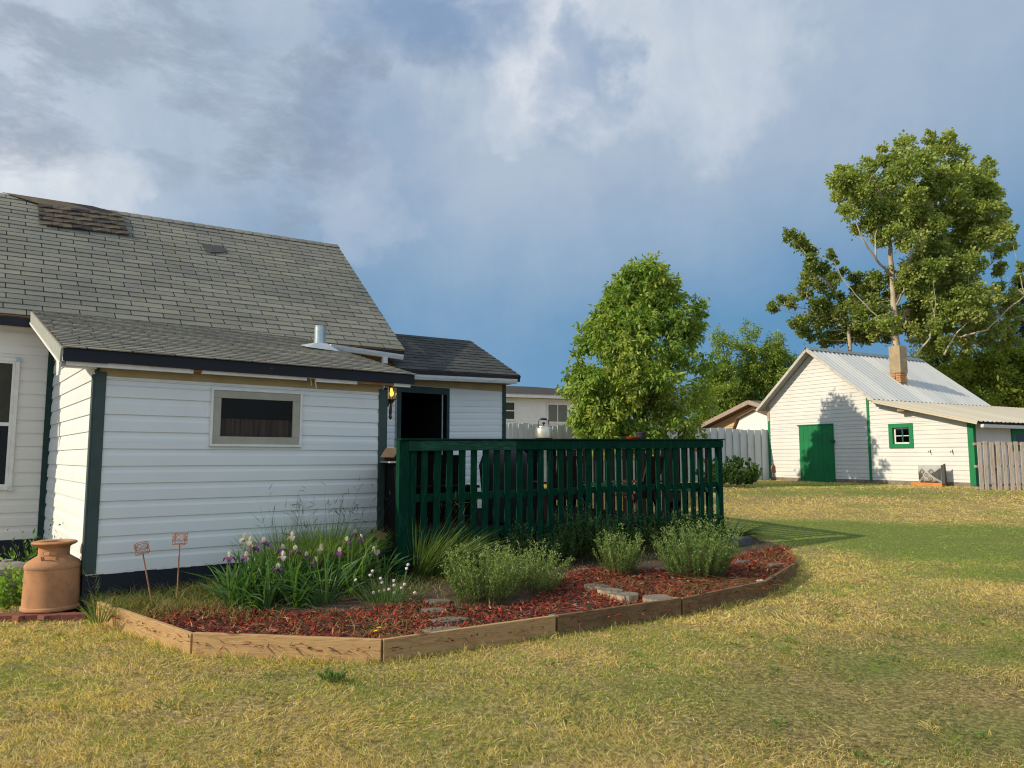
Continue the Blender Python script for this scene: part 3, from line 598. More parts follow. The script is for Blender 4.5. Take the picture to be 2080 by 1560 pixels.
for a_,b2,z_ in prof:
    for k in range(n):
        an=2*PI*k/n; w=1+.03*math.sin(an*7+z_*4); c_,s_=math.cos(an),math.sin(an); vs.append((a_*w*math.copysign(abs(c_)**.5,c_),b2*w*math.copysign(abs(s_)**.5,s_),z_))
mb.add(vs,[(i*n+k,i*n+(k+1)%n,(i+1)*n+(k+1)%n,(i+1)*n+k) for i in range(len(prof)-1) for k in range(n)]+[tuple((len(prof)-1)*n+k for k in range(n))]); mb.build('filler_body',mat('black_filler',(.010,.010,.011),(.016,.016,.018),9,rough=.6),FILL_,smooth=math.radians(50))
for sx in (-.25,.25):
    for sy in (-.18,.18): mb=MB(); mb.tube([(sx,sy,0),(sx,sy,.3)],.018,8); mb.build('leg',IRON,FILL_)
# red chairs and a bench on the deck floor
def chair(x,y,rz,label):
    t=thing('deck_chair',label,'chair',dw(x,y,fl),DRZ+rz,'red chairs on the deck')
    for k in range(4): mb=MB(); mb.box((-.25,-.25+k*.13,.36+k*-.01),(.25,-.14+k*.13,.385-k*.01)); mb.build('seat_slat',REDW,t)
    for k in range(5): mb=MB(); mb.hexa([(-.24+k*.1,.25,.34),(-.16+k*.1,.25,.34),(-.16+k*.1,.275,.34),(-.24+k*.1,.275,.34)],[(-.26+k*.105,.46,1.0),(-.17+k*.105,.46,1.0),(-.17+k*.105,.485,1.0),(-.26+k*.105,.485,1.0)]); mb.build('back_slat',REDW,t)
    for sx in (-.29,.29):
        mb=MB(); mb.box((sx-.02,-.28,0),(sx+.02,-.2,.58)); mb.build('leg',REDW,t); mb=MB(); mb.beam((sx,.2,.4),(sx,.38,0),.04,.08,(1,0,0)); mb.build('leg',REDW,t); mb=MB(); mb.box((sx-.06,-.32,.58),(sx+.06,.38,.605)); mb.build('armrest',REDW,t)
chair(3.35,1.35,math.radians(160),'dark red slatted deck chair behind the middle of the green railing')
chair(4.6,1.0,math.radians(195),'dark red slatted deck chair nearer the right end of the green railing')
bn=thing('storage_bench','dark storage bench with a high back before the white wing wall, seen through the slats','bench',dw(1.75,2.45,fl),DRZ)
mb=MB(); mb.box((-1.25,-.28,0),(.62,.25,.50)); mb.build('chest',DECKB,bn); mb=MB(); mb.box((-1.28,-.30,.502),(.65,.26,.54)); mb.build('seat',DECKB,bn)
for k in range(13): mb=MB(); mb.box((-1.25+k*.145,.26,.3),(-1.115+k*.145,.285,1.02)); mb.build('back_slat',DECKB,bn)
# dark boarded side of the deck between house corner and first post, birdhouse on its cap
bp=wld(F(797,937,-.5)); hb=bp[2]-O[2]
pe=(wld((AW+.03,-.02,0))-D0)*np.array((1,1,0)); pe=np.array((pe@dxv,pe@dyv)); ps=np.array((-.01,.06)); pd=(pe-ps)/np.linalg.norm(pe-ps); plen=np.linalg.norm(pe-ps); zc_=bp[2]
for k in range(9):
    a=ps+pd*plen*k/9; c=ps+pd*plen*(k+1)/9*.998; nn=np.array((-pd[1],pd[0]))*.02
    mb=MB(); mb.hexa([(*a,O[2]-.1),(*c,O[2]-.1),(*(c+nn),O[2]-.1),(*(a+nn),O[2]-.1)],[(*a,zc_-.02),(*c,zc_-.02),(*(c+nn),zc_-.02),(*(a+nn),zc_-.02)]); mb.build('side_board',DARKB,DK)
mb=MB(); q0=ps+pd*.0; q1=pe; nn=np.array((-pd[1],pd[0])); mb.hexa([(*(q0-nn*.05),zc_-.018),(*(q1-nn*.05),zc_-.018),(*(q1+nn*.09),zc_-.018),(*(q0+nn*.09),zc_-.018)],[(*(q0-nn*.05),zc_),(*(q1-nn*.05),zc_),(*(q1+nn*.09),zc_),(*(q0+nn*.09),zc_)]); mb.build('side_cap',mat('grey_white_cap',(.36,.37,.36),(.26,.26,.26),8,rough=.6),DK)
bh=thing('birdhouse','small red birdhouse with a brown pitched roof between house corner and deck post','birdhouse',(bp[0],bp[1],bp[2]+.001),RZ+.5)
mb=MB(); mb.add([(-.075,-.07,0),(.075,-.07,0),(.075,-.07,.07),(0,-.07,.145),(-.075,-.07,.07),(-.075,.07,0),(.075,.07,0),(.075,.07,.07),(0,.07,.145),(-.075,.07,.07)],[(0,1,2,3,4),(9,8,7,6,5),(0,5,6,1),(1,6,7,2),(2,7,8,3),(3,8,9,4),(4,9,5,0)]); mb.build('body',REDW,bh)
for s in(-1,1): mb=MB(); mb.beam((0,-.1,.155),(0,.1,.155),.001,.001); mb.v=[];mb.f=[];mb.uv=[]; mb.hexa([(0,-.1,.150),(0,.1,.150),(s*.115,.1,.045),(s*.115,-.1,.045)],[(0,-.1,.164),(0,.1,.164),(s*.122,.1,.055),(s*.122,-.1,.055)]); mb.build('roof',RAFT,bh)
mb=MB(); mb.lathe([(.018,0),(.018,.004)],12); mb.build('entrance_hole',BLACK,bh,loc=(0,-.071,.07),rot=(PI/2,0,0))
tp=wld(F(757,1082,-.3)); tt=thing('clay_tile','terracotta edge of a tilted clay tile leaning behind the irises','tile',tp,RZ-.2)
mb=MB(); nseg=10; vs=[]
for k in range(nseg+1):
    a=PI*k/nseg; vs+=[(.0,-.13*math.cos(a),.1*math.sin(a)-.05),(.34,-.13*math.cos(a),.1*math.sin(a)-.18),(.0,-.115*math.cos(a),.085*math.sin(a)-.05),(.34,-.115*math.cos(a),.085*math.sin(a)-.18)]
fs=[]
for k in range(nseg): i=4*k; fs+=[(i,i+1,i+5,i+4),(i+2,i+6,i+7,i+3),(i,i+4,i+6,i+2),(i+1,i+3,i+7,i+5)]
mb.add(vs,fs); mb.build('shell',TERRA,tt,smooth=math.radians(40))
mb=MB(); mb.tube([(.2,.0,-.16),(.22,.02,-.7)],.03,8); mb.build('stake',IRON,tt)
# kettle and pots on the rail
kx=dloc(1107,890)[0]; K=thing('kettle','old aluminium kettle with black bail handle standing on the green rail','kettle',dw(kx,.03,zr(kx)+.012),DRZ+.15)
mb=MB(); mb.lathe([(.105,0),(.12,.008),(.123,.03),(.12,.10),(.112,.135),(.10,.15),(.085,.156)],36); mb.build('body',KETTLE,K,smooth=math.radians(35))
mb=MB(); mb.lathe([(.088,.154),(.085,.163),(.06,.175),(.02,.182),(.004,.183)],30); lid=mb.build('lid',KETTLE,K,smooth=math.radians(35))
mb=MB(); mb.lathe([(.008,.18),(.008,.195),(.02,.2),(.024,.212),(.015,.222),(.002,.225)],14); mb.build('knob',IRON,lid,smooth=1)
mb=MB(); mb.tube([(.11,0,.07),(.15,0,.10),(.175,0,.15),(.185,0,.165)],[.028,.02,.014,.013],10); mb.build('spout',KETTLE,K,smooth=math.radians(40))
mb=MB(); mb.tube([(-.10,0,.15),(-.102,0,.20),(-.085,0,.25),(-.05,0,.262),(.05,0,.262),(.085,0,.25),(.102,0,.20),(.10,0,.15)],.0055,8); hd=mb.build('bail',IRON,K,smooth=1)
mb=MB(); mb.tube([(-.05,0,.263),(0,0,.266),(.05,0,.263)],[.013,.015,.013],10); mb.build('grip',IRON,hd,smooth=1)
rx_=dloc(1287,890)[0]; P=thing('plant_saucer','red plastic saucer lying on the green rail in front of the tree','saucer',dw(rx_,.02,zr(rx_)+.012),0)
mb=MB(); mb.lathe([(.08,0),(.10,.018),(.105,.03),(.098,.03),(.09,.012),(.01,.008)],28); mb.build('dish',REDP,P,smooth=math.radians(35))
px_=dloc(1306,890)[0]; P=thing('flower_pot','small dark plant pot on the green rail beside the red saucer','pot',dw(px_,.04,zr(px_)+.012),0)
mb=MB(); mb.lathe([(.06,0),(.078,.075),(.086,.076),(.088,.1),(.08,.1),(.07,.03)],24); mb.build('pot',DARKP,P,smooth=math.radians(35)); mb=MB(); mb.lathe([(.077,.085),(.01,.09)],20); mb.build('potting_soil',SOIL,P)
# ================================================================== MILK CAN, BRICKS, POTS
mc=gp(96,1249); mcz=O[2]+.055; C_=thing('milk_can','terracotta coloured old milk can standing on the brick edging','milk can',(mc[0],mc[1]+.05,mcz),.4)
hc_=(at(96,1098,mc[1]+.05)[2]-mcz); R=.5*(at(148,1180,mc[1]+.05)[0]-at(46,1180,mc[1]+.05)[0])
prof=[(.0,0),(1.04*R,0),(1.06*R,.012),(1.05*R,.03),(1.0*R,.04),(.985*R,.3*hc_),(.975*R,.60*hc_),(.99*R,.607*hc_),(1.0*R,.63*hc_),(.985*R,.655*hc_),(.90*R,.70*hc_),(.72*R,.745*hc_),(.60*R,.775*hc_),(.555*R,.785*hc_),(.545*R,.82*hc_),(.55*R,.90*hc_),(.60*R,.925*hc_),(.74*R,.95*hc_),(.80*R,.968*hc_),(.805*R,.978*hc_),(.76*R,.995*hc_),(.66*R,1.0*hc_),(.52*R,.985*hc_),(.48*R,.93*hc_),(.47*R,.8*hc_),(.0,.75*hc_)]
mb=MB(); mb.lathe(prof,56,cap=False); mb.build('body',TERRA,C_,smooth=math.radians(28))
for a0 in (-68,112):
    a=math.radians(a0)-.4; mb=MB(); pts=[]
    for s_,rr,zz_ in ((-.26,.75,.735),(-.27,.80,.80),(-.18,.86,.835),(0,.90,.845),(.18,.86,.835),(.27,.80,.80),(.26,.75,.735)):
        an=a+s_*1.25; pts.append((rr*R*math.cos(an),rr*R*math.sin(an),zz_*hc_))
    for q in range(len(pts)-1): mb.beam(pts[q],pts[q+1],.03,.010,(math.cos(a),math.sin(a),.4))
    mb.build('handle',TERRA,C_)
bl_=[]; 
for k in range(8):
    px=-30+k*25.5+random.uniform(-2,2); p=gp(px,1262-k*.4); t=thing('edging_brick','','brick',(p[0],p[1]+.04,p[2]-.02),.30+random.uniform(-.06,.06)+(.9 if k in(3,5) else 0),'bricks edging the bed by the house')
    mb=MB(); l,w,h=(.105,.05,.032); mb.box((-l,-w,0),(l,w,2*h+.012),.003); mb.build('brick',BRICK,t,bevel=.006); bl_.append(t)
for k,t in enumerate(bl_): t['label']=['old red edging brick cut by the left edge of the photo','red edging brick left of the milk can, under the leafy plants','red edging brick just left of the milk can','short red brick end turned under the left side of the milk can','red edging brick under the front of the milk can','red brick end turned beside the right side of the milk can','red edging brick in front of the house corner, right of the milk can','red edging brick nearest the end of the timber bed edge'][k]
up=gp(8,1230); U=thing('concrete_urn','weathered grey concrete urn with a lid, left of the milk can','urn',(up[0]-.06,up[1]+.10,up[2]),0)
uz=at(8,1137,up[1]+.1)[2]-up[2]
mb=MB(); mb.lathe([(0,0),(.13,0),(.14,.04),(.17,.12),(.195,uz-.18),(.2,uz-.15)],32,cap=False); mb.build('pot',CONC,U,smooth=math.radians(35))
mb=MB(); mb.lathe([(.2,uz-.15),(.215,uz-.13),(.215,uz-.075),(.19,uz-.05),(.10,uz-.025),(.05,uz-.02),(.05,uz),(.0,uz+.002)],32,cap=False); mb.build('lid',CONC,U,smooth=math.radians(35))
# rusty garden stakes
def stake(px0,py0,px1,py1,yl,label,rz):
    base=wld(F(px0,py0,yl)); top=wld(F(px1,py1,yl)); base[2]=O[2]-.1 if False else base[2]-.06
    t=thing('garden_stake',label,'garden stake',base,0,'rusty candle cup stakes in the bed'); v=top-base; Lr=np.linalg.norm(v)
    mb=MB(); mb.tube([(0,0,0),tuple(v*.5),tuple(v)],.0075,8); mb.build('rod',RUST,t)
    R3=Vector((0,0,1)).rotation_difference(Vector(tuple(v/Lr))); q=R3.to_matrix()
    def T(x,y,z): w=q@Vector((x*math.cos(rz)-y*math.sin(rz),x*math.sin(rz)+y*math.cos(rz),z)); return tuple(np.array(v)+np.array(w))
    mb=MB(); s=.058; h=.105
    def bar(a,b,w=.005): mb.beam(T(*a),T(*b),w,w)
    c=[(-s,-s),(s,-s),(s,s),(-s,s)]
    for k in range(4):
        a=c[k];b=c[(k+1)%4]
        for z in (0.0,.032,h): bar((*a,z),(*b,z),.007 if z==h else .005)
        bar((*a,0),(*a,h)); m=((a[0]+b[0])/2,(a[1]+b[1])/2)
        for sgn in (-1,1):                               # scrolls in each side of the cup
            d=np.array([(b[0]-a[0])/2,(b[1]-a[1])/2])*sgn; pts=[]
            for j in range(15):
                an=j/14*2.1*PI; r=1-j/14*.55; u=.5+.42*r*math.cos(an+PI); zz2=.068+.030*r*math.sin(an+PI); pts.append(T(m[0]+d[0]*u,m[1]+d[1]*u,zz2))
            mb.tube(pts,.0027,5)
    bar((-s,0,0),(s,0,0)); bar((0,-s,0),(0,s,0)); mb.build('cup',RUST,t)
stake(312,1229,290,1124,-.42,'left rusty candle cup stake, leaning left, before the white lean-to wall',.35)
stake(359,1226,365,1105,-.46,'taller upright rusty candle cup stake right of the leaning one',.2)
# ================================================================== FLOWER BED
cor=[(193,1260),(387,1330),(776,1346),(1131,1291),(1386,1251),(1556,1212),(1619,1170)]
bc=[gp(*p) for p in cor]
tops=[.17,.175,.175,.175,.17,.165]
labs=['sunlit new timber edging board slanting from the house corner','long pale timber edging board at the front of the bed, with a round knot','timber edging board curving right past the flat stepping stones','darker timber edging board along the middle right of the bed','dark weathered timber edging board below the log slices','last dark timber edging board at the right tip of the bed']
for i in range(6):
    a,b=bc[i].copy(),bc[i+1].copy(); d=b-a; L=np.linalg.norm(d); rz=math.atan2(d[1],d[0])
    t=thing('edging_board',labs[i],'edging board',(a[0],a[1],a[2]),rz,'timber boards edging the flower bed')
    dz=d[2]; g0,g1=(.012,L-.012); h=tops[i]; mb=MB(); h2=h if i!=0 else .165; h0=h if i!=0 else .18
    mb.hexa([(g0,0,-.05),(g1,0,dz-.05),(g1,.04,dz-.05),(g0,.04,-.05)],[(g0,0,h0),(g1,0,dz+h2),(g1,.04,dz+h2),(g0,.04,h0)]); mb.build('board',TIMBER if i<3 else TIMBERD,t,bevel=.004)
cen_=np.mean([p[:2] for p in bc],axis=0)+np.array([0,.6])
for i,lb in ((1,'round wooden peg behind the corner of the pale edging boards'),(2,'round wooden peg behind the board joint by the yellow flowers'),(3,'round wooden peg behind the joint of the darker edging boards')):
    p=bc[i].copy(); d=cen_-p[:2]; d/=np.linalg.norm(d); p[:2]+=d*.13+np.array([.05 if i==1 else 0,0]); mb=MB(); mb.lathe([(.0,-.1),(.04,-.1),(.042,.145),(.034,.155),(.0,.156)],16,cap=False); tag(mb.build('wooden_peg',LOGTOP,None,smooth=math.radians(35),loc=(p[0],p[1],p[2])),lb,'peg','pegs holding the edging boards')
def w2(x,y): q=wld((x,y,0)); return (q[0],q[1])
bedpoly=[tuple(p[:2]) for p in bc]+[tuple(gp(1602,1131)[:2]),tuple(gp(1520,1095)[:2]),tuple(dw(LD,.0,0)[:2]),tuple(dw(0.1,0.05,0)[:2]),w2(AW,.0),w2(0.0,-.0)]
BP=np.array(bedpoly)
def inpoly(x,y,poly=BP):
    r=np.zeros(x.shape,bool); n=len(poly); j=n-1
    for i in range(n):
        xi,yi=poly[i]; xj_,yj=poly[j]; c=((yi>y)!=(yj>y))&(x<(xj_-xi)*(y-yi)/(yj-yi+1e-12)+xi); r^=c; j=i
    return r
def bedz(x,y): return gza(y)+.085+.05*(fbm(x*2.2,y*2.2,9)-.5)+.03*np.clip((y-7.5)/2,0,1)
def bed_surface():
    xs=np.arange(-4.6,4.4,.11); ys=np.arange(5.6,13.,.11); idx={};vs=[];fs=[]
    X,Y=np.meshgrid(xs,ys); I=inpoly(X,Y); Z=bedz(X,Y)
    # shrink the sheet to cells whose corners lie inside the bed
    for j in range(len(ys)):
        for i in range(len(xs)):
            if I[j,i]: idx[(j,i)]=len(vs); vs.append((X[j,i],Y[j,i],Z[j,i]))
    for j in range(len(ys)-1):
        for i in range(len(xs)-1):
            k=[(j,i),(j,i+1),(j+1,i+1),(j+1,i)]; q=[idx[c] for c in k if c in idx]
            if len(q)>=3: fs.append(tuple(q))
    mb=MB(); mb.add(vs,fs); tag(mb.build('soil',SOIL,None,smooth=1),kind='structure')
bed_surface()
def sample_bed(n,xr=(-4.4,4.3),yr=(5.7,12.5)):
    x=RNG.uniform(*xr,n*3); y=RNG.uniform(*yr,n*3); k=inpoly(x,y); return x[k][:n],y[k][:n]
def on_b(px,py):
    z=.1
    for _ in range(30):
        r=ray(px,py); t=(CAM[2]-z)/-r[2]; q=CAM+r*t; z=float(bedz(np.array([q[0]]),np.array([q[1]]))[0])
    return q
def mulch():
    x,y=sample_bed(42000); 
    l=np.array([ (wx-O[0])*fx[0]+(wy-O[1])*fx[1] for wx,wy in zip(x,y)]); dep=np.array([ (wx-O[0])*fy[0]+(wy-O[1])*fy[1] for wx,wy in zip(x,y)])
    dens=fbm(x*1.3,y*1.3,21); keep=(dep<-.9-.5*dens)|((l>3.2)&(dep<-1.5))
    bl2=[on_b(*p) for p in ((150,1236),(260,1232),(420,1240),(560,1250),(700,1246),(840,1226),(940,1236),(1040,1238),(1120,1196),(1180,1156),(1300,1160),(1400,1164),(1500,1132),(1570,1112),(1640,1118))]; bx=np.array([q[0] for q in bl2]); by=np.array([q[1] for q in bl2]); o=np.argsort(bx); keep=y<np.interp(x,bx[o],by[o])+.22*(fbm(x*3,y*3,44)-.35); keep&=(dens>.33)|(RNG.random(len(x))<.55)
    x=x[keep];y=y[keep];n=len(x); z=bedz(x,y)+RNG.uniform(0,.03,n)
    D=unit(np.stack([RNG.normal(size=n),RNG.normal(size=n),RNG.normal(size=n)*.28],1)); S=unit(np.cross(D,unit(np.stack([RNG.normal(size=n)*.5,RNG.normal(size=n)*.5,np.ones(n)],1))))
    L=RNG.uniform(.03,.10,n); w=RNG.uniform(.007,.02,n); P=np.stack([x,y,z],1)
    C=palette(n,[(.25,.03,.02),(.30,.036,.02),(.18,.022,.015),(.11,.02,.014),(.06,.024,.018),(.33,.08,.04),(.13,.05,.028),(.19,.035,.02),(.28,.15,.08)],.35)
    v,lp,t,c=leaf_quads(P,D,S,L,w,C,.1); tag(raw_mesh('red_mulch',v,4,lp,t,c,CHIP),'shredded red bark mulch covering the flower bed','mulch',kind='stuff')
mulch()
# flat stones and log slices in the bed
def stone(px,py,rx_,ry_,h,m,label,group,rz=0,n=9,cat='stone',name='flagstone',tilt=(0,0)):
    p=gp(px,py); x,y=p[0],p[1]; z=float(bedz(np.array([x]),np.array([y]))[0]); p=at(px,py,y); rr=random.Random(px)
    # move along the sight line so that the stone lies on the bed
    for _ in range(30):
        r=ray(px,py); t=(CAM[2]-z-h*.6)/-r[2]; q=CAM+r*t; z=float(bedz(np.array([q[0]]),np.array([q[1]]))[0])
    mb=MB(); bot=[];top=[]
    for k in range(n):
        a=2*PI*k/n+rr.uniform(-.15,.15); f=rr.uniform(.82,1.12); bot.append((rx_*f*1.04*math.cos(a),ry_*f*1.04*math.sin(a),-.03)); top.append((rx_*f*math.cos(a),ry_*f*math.sin(a),h+rr.uniform(-.006,.006)))
    mb.add(bot+top,[tuple(range(n))[::-1],tuple(range(n,2*n))]+[(k,(k+1)%n,n+(k+1)%n,n+k) for k in range(n)])
    o=mb.build(name,m,None,bevel=.006,loc=(q[0],q[1],z),rot=(tilt[0],tilt[1],rz)); return tag(o,label,cat,group)
gs='flat stepping stones among the red mulch'
stone(884,1240,.15,.08,.035,STONE,'tilted thin flagstone at the back of the left stepping stones',gs,.6,7,tilt=(.12,.1))
stone(912,1260,.18,.10,.035,STONE,'middle flat grey flagstone of the left stepping stones',gs,.2,8)
stone(903,1281,.20,.12,.045,STONE,'large rounded flagstone right behind the front timber board',gs,.1,10)
stone(888,1222,.15,.10,.03,STONE,'dark flat flagstone under the bushy stems, farthest of the left stones',gs,.1,8)
stone(1187,1157,.14,.09,.03,STONE,'flat stone at the back of the mulch below the small bush',gs,.3,8)
stone(1352,1155,.18,.1,.03,STONE,'flat brown stone at the left foot of the big right bush',gs,.2,8)
stone(1575,1147,.14,.09,.03,STONE,'flat stone near the right tip of the bed',gs,.1,8)
stone(1510,1141,.11,.08,.03,STONEB,'bluish stone right of the big right bush',gs,.3,7)
stone(1392,1098,.24,.14,.10,STONEB,'large blue grey rock behind the big right bush',None,.3,9,'rock','rock')
stone(1500,1096,.24,.16,.08,STONEB,'pale rock at the right end of the deck railing',None,.5,8,'rock','rock')
stone(1545,1180,.06,.04,.03,STONEW,'small white stone lying inside the right edging board',None,.3,7,'stone','white_stone')
def log(px,py,r,h,label,tilt=(0,0)):
    for_=None; z=.1
    for _ in range(30):
        rr=ray(px,py); t=(CAM[2]-z-h*.5)/-rr[2]; q=CAM+rr*t; z=float(bedz(np.array([q[0]]),np.array([q[1]]))[0])
    t=thing('log_slice',label,'log slice',(q[0],q[1],z-.02),random.uniform(0,3),'log slices set in the mulch'); t.rotation_euler=(tilt[0],tilt[1],random.uniform(0,3))
    n=18; pr=[]
    ph=random.uniform(0,6); rad=[r*(1+.06*math.sin(3*2*PI*k/n+ph)+.04*math.sin(5*2*PI*k/n)) for k in range(n)]
    vs=[(rad[k]*math.cos(2*PI*k/n),rad[k]*.9*math.sin(2*PI*k/n),z2) for z2 in(0,h) for k in range(n)]
    mb=MB(); mb.add(vs,[(k,(k+1)%n,n+(k+1)%n,n+k) for k in range(n)]); mb.build('bark_side',LOGBARK,t)
    mb=MB(); mb.add([(x,y,h+.001) for x,y,_ in vs[:n]],[tuple(range(n))]); mb.build('cut_face',LOGTOP,t)
log(1211,1191,.14,.07,'leftmost grey log slice in the mulch',(.05,0)); log(1240,1201,.15,.075,'second log slice, between the leftmost one and the mossy one',(.03,.04)); log(1268,1210,.16,.08,'third dark topped log slice in the row of overlapping ones',(-.02,.03)); log(1336,1218,.16,.09,'pale log slice standing alone by the edging board',(.02,0)); log(1370,1219,.05,.08,'small broken chunk of log right of the pale slice',(.3,.2))
# ================================================================== OLD WHITE SHED
SH=thing('shed','old white clapboard shed with green door, corrugated roof and tan chimney','shed',S0,SRZ)
AP=(2.0,4.47); zL=lambda u:AP[1]-.857*(AP[0]-u); zRt=lambda u:AP[1]-.793*(u-AP[0]); zlow=lambda u:2.58-(u-4.3)*.2566
UW=7.11; VL=6.1; VLOW=9.5
dL,dR,dT=1.33,2.655,1.905
wz0,wz1,wu0,wu1=1.10,1.80,4.65,5.385
def ul(z):
    top=z+.07
    lo=0. if top<=zL(0) else AP[0]-(AP[1]-top)/.857
    if top<=zlow(UW): hi=UW
    elif top<=2.60: hi=4.3+(2.58-top)/.2566
    else: hi=AP[0]+(AP[1]-top)/.793
    return (lo,max(lo,hi))
mpS=lambda u,z,d:(u,-d,z)
mb=MB(); hh=.128
siding(mb,ul,.11,wz0,hh,mpS,.016,'lap',.06); siding(mb,ul,wz1,4.42,hh,mpS,.016,'lap',.06)
siding(mb,lambda z:(0,wu0),wz0,wz1,hh,mpS,.016,'lap',.06); siding(mb,lambda z:(wu1,ul(z)[1]),wz0,wz1,hh,mpS,.016,'lap',.06)
mb.build('front_wall',SHEDW,SH)
mb=MB(); siding(mb,lambda z:(0,VLOW-.3),.06,1.78,hh,lambda u,z,d:(UW+d,u,z),.010,'lap'); mb.build('side_wall',SHEDW,SH)
mb=MB(); mb.box((-.0,.01,-.2),(.02,VL-.3,2.8)); mb.build('side_wall',SHEDW,SH); mb=MB(); mb.box((.02,VL-.35,-.2),(4,VL-.3,2.7)); mb.build('back_wall',SHEDW,SH)
mb=MB(); 
for k in range(14): mb.box((UW*k/14,-.006-random.uniform(0,.012),-.3),(UW*(k+1)/14,.2,.113))
mb.box((UW-.2,.2,-.3),(UW+.008,VLOW-.3,.06)); mb.build('foundation',FOUND,SH)
for a,b,z0,z1,nm in ((3.925,4.005,.08,2.74,'corner_trim'),(UW-.13,UW+.03,.03,1.83,'corner_trim')):
    mb=MB(); mb.box((a,-.035,z0),(b,-.001,z1)); 
    if b>6: mb.box((b-.028,-.0,z0),(b,.10,z1-.03))
    mb.build(nm,SHEDG,SH)
mb=MB(); mb.box((-.04,-.03,1.2),(.055,-.001,2.1)); mb.box((-.04,-.03,0.05),(.055,-.001,1.2)); mb.build('corner_trim',SHEDG,SH); mb=MB(); mb.box((-.045,-.033,2.1),(.055,-.001,2.78)); mb.build('corner_trim',mat('bare_grey_trim',(.40,.33,.27),(.28,.22,.18),8),SH)
# door of vertical boards
mb=MB(); n=7
for k in range(n):
    a=dL+(dR-dL)*k/n; b=dL+(dR-dL)*(k+1)/n; mb.box((a+.003,-.05-random.uniform(0,.004),-.02),(b-.003,-.006,dT-.02))
door=mb.build('door',DOORG,SH)
mb=MB(); mb.box((dL-.06,-.075,dT-.02),(dR+.03,-.006,dT+.01)); mb.build('drip_cap',SHEDG,door)
mb=MB(); mb.box((dR+.0,-.045,-.02),(dR+.03,-.012,dT-.02)); mb.build('door_frame',DOORG,SH)
mb=MB(); mb.box((dR-.08,-.075,1.33),(dR+.10,-.052,1.37)); mb.box((dR+.04,-.09,1.27),(dR+.09,-.052,1.36)); mb.build('latch',mat('painted_latch',(.02,.07,.04),(.03,.03,.03),9),door)
# window
mb=MB(); ring(mb,wu0-.02,wu1+.02,wz0-.02,wz1+.02,.125,-.035,-.0); wn_=mb.build('window',SHEDG,SH,bevel=.004)
iu0,iu1,iz0,iz1=wu0+.105,wu1-.105,wz0+.105,wz1-.105
mb=MB(); opening(mb,iu0-.01,iu1+.01,iz0-.01,iz1+.01,-.004,.8); mb.build('window_recess',BLACK,wn_)
mb=MB(); mb.box((iu0-.012,-.004,iz0),(iu0+.004,.12,iz1)); mb.box((iu0,-.004,iz0-.008),(iu1,.12,iz0+.006)); mb.build('reveal',SHEDG,wn_)
mb=MB(); ring(mb,iu0+.006,iu1,iz0+.006,iz1,.045,.05,.085); mb.build('sash',WTRIM,wn_)
um=(iu0+iu1)/2+.01; zm=(iz0+iz1)/2
mb=MB(); mb.box((um-.022,.045,iz0+.05),(um+.022,.08,iz1-.045)); mb.build('muntin',mat('dark_green_muntin',(.015,.08,.06),(.012,.06,.05),6),wn_)
mb=MB(); mb.box((iu0+.05,.05,zm-.012),(um-.022,.075,zm+.012)); mb.box((um+.022,.05,zm-.012),(iu1-.045,.075,zm+.012)); mb.build('muntin',WTRIM,wn_)
mb=MB(); mb.box((iu0+.04,.066,iz0+.04),(iu1-.04,.068,iz1-.04)); mb.build('pane',GLASS,wn_)
# corrugated roofs
def corr(mb,E0,E1,R0,R1,pitch,amp,panel=.66,rows=5,seed=0):
    E0,E1,R0,R1=[np.array(p,float) for p in (E0,E1,R0,R1)]; nr=np.cross(E1-E0,R0-E0); nr/=np.linalg.norm(nr); nr=nr if nr[2]>0 else -nr
    W=np.linalg.norm(E1-E0); n=int(W/pitch*6); rnd=random.Random(seed)
    for r in range(rows):
        vs=[];uv=[]
        for i in range(n+1):
            s=i/n; h=amp*math.sin(2*PI*s*W/pitch); 
            for t in (r/rows,(r+1)/rows):
                vs.append((E0*(1-s)+E1*s)*(1-t)+(R0*(1-s)+R1*s)*t+nr*h); uv.append((s*W/panel+.001,r*.1))
        fs=[(2*i,2*i+2,2*i+3,2*i+1) for i in range(n)]; mb.add(vs,fs,[[uv[k] for k in f] for f in fs])
    return mb
v0=-.36
mb=MB(); corr(mb,(4.40,v0,zRt(4.40)),(4.40,VL,zRt(4.40)),(AP[0],v0,AP[1]),(AP[0],VL,AP[1]),.22,.034,.66,4,1); uroof=mb.build('main_roof',CORRG,SH,smooth=1)
mb=MB(); corr(mb,(-.27,v0,zL(-.27)),(-.27,VL,zL(-.27)),(AP[0],v0,AP[1]),(AP[0],VL,AP[1]),.22,.034,.66,2,2); mb.build('far_slope',CORRG,uroof,smooth=1)
mb=MB(); mb.beam((AP[0]+.07,v0-.01,AP[1]+.0),(AP[0]+.07,VL,AP[1]+.0),.17,.012,(.65,0,.75)); mb.beam((AP[0]-.07,v0-.01,AP[1]+.0),(AP[0]-.07,VL,AP[1]+.0),.17,.012,(-.65,0,.75)); mb.build('ridge_cap',GALV,uroof)
mb=MB(); mb.beam((4.22,v0,zlow(4.22)-.012),(UW+.34,v0,zlow(UW+.34)-.012),.02,.03); corr(mb,(UW+.34,v0,zlow(UW+.34)),(UW+.34,VLOW,zlow(UW+.34)),(4.22,v0,zlow(4.22)),(4.22,VLOW,zlow(4.22)),.22,.02,.66,4,3); lroof=mb.build('low_roof',CORRC,SH)
mb=MB()
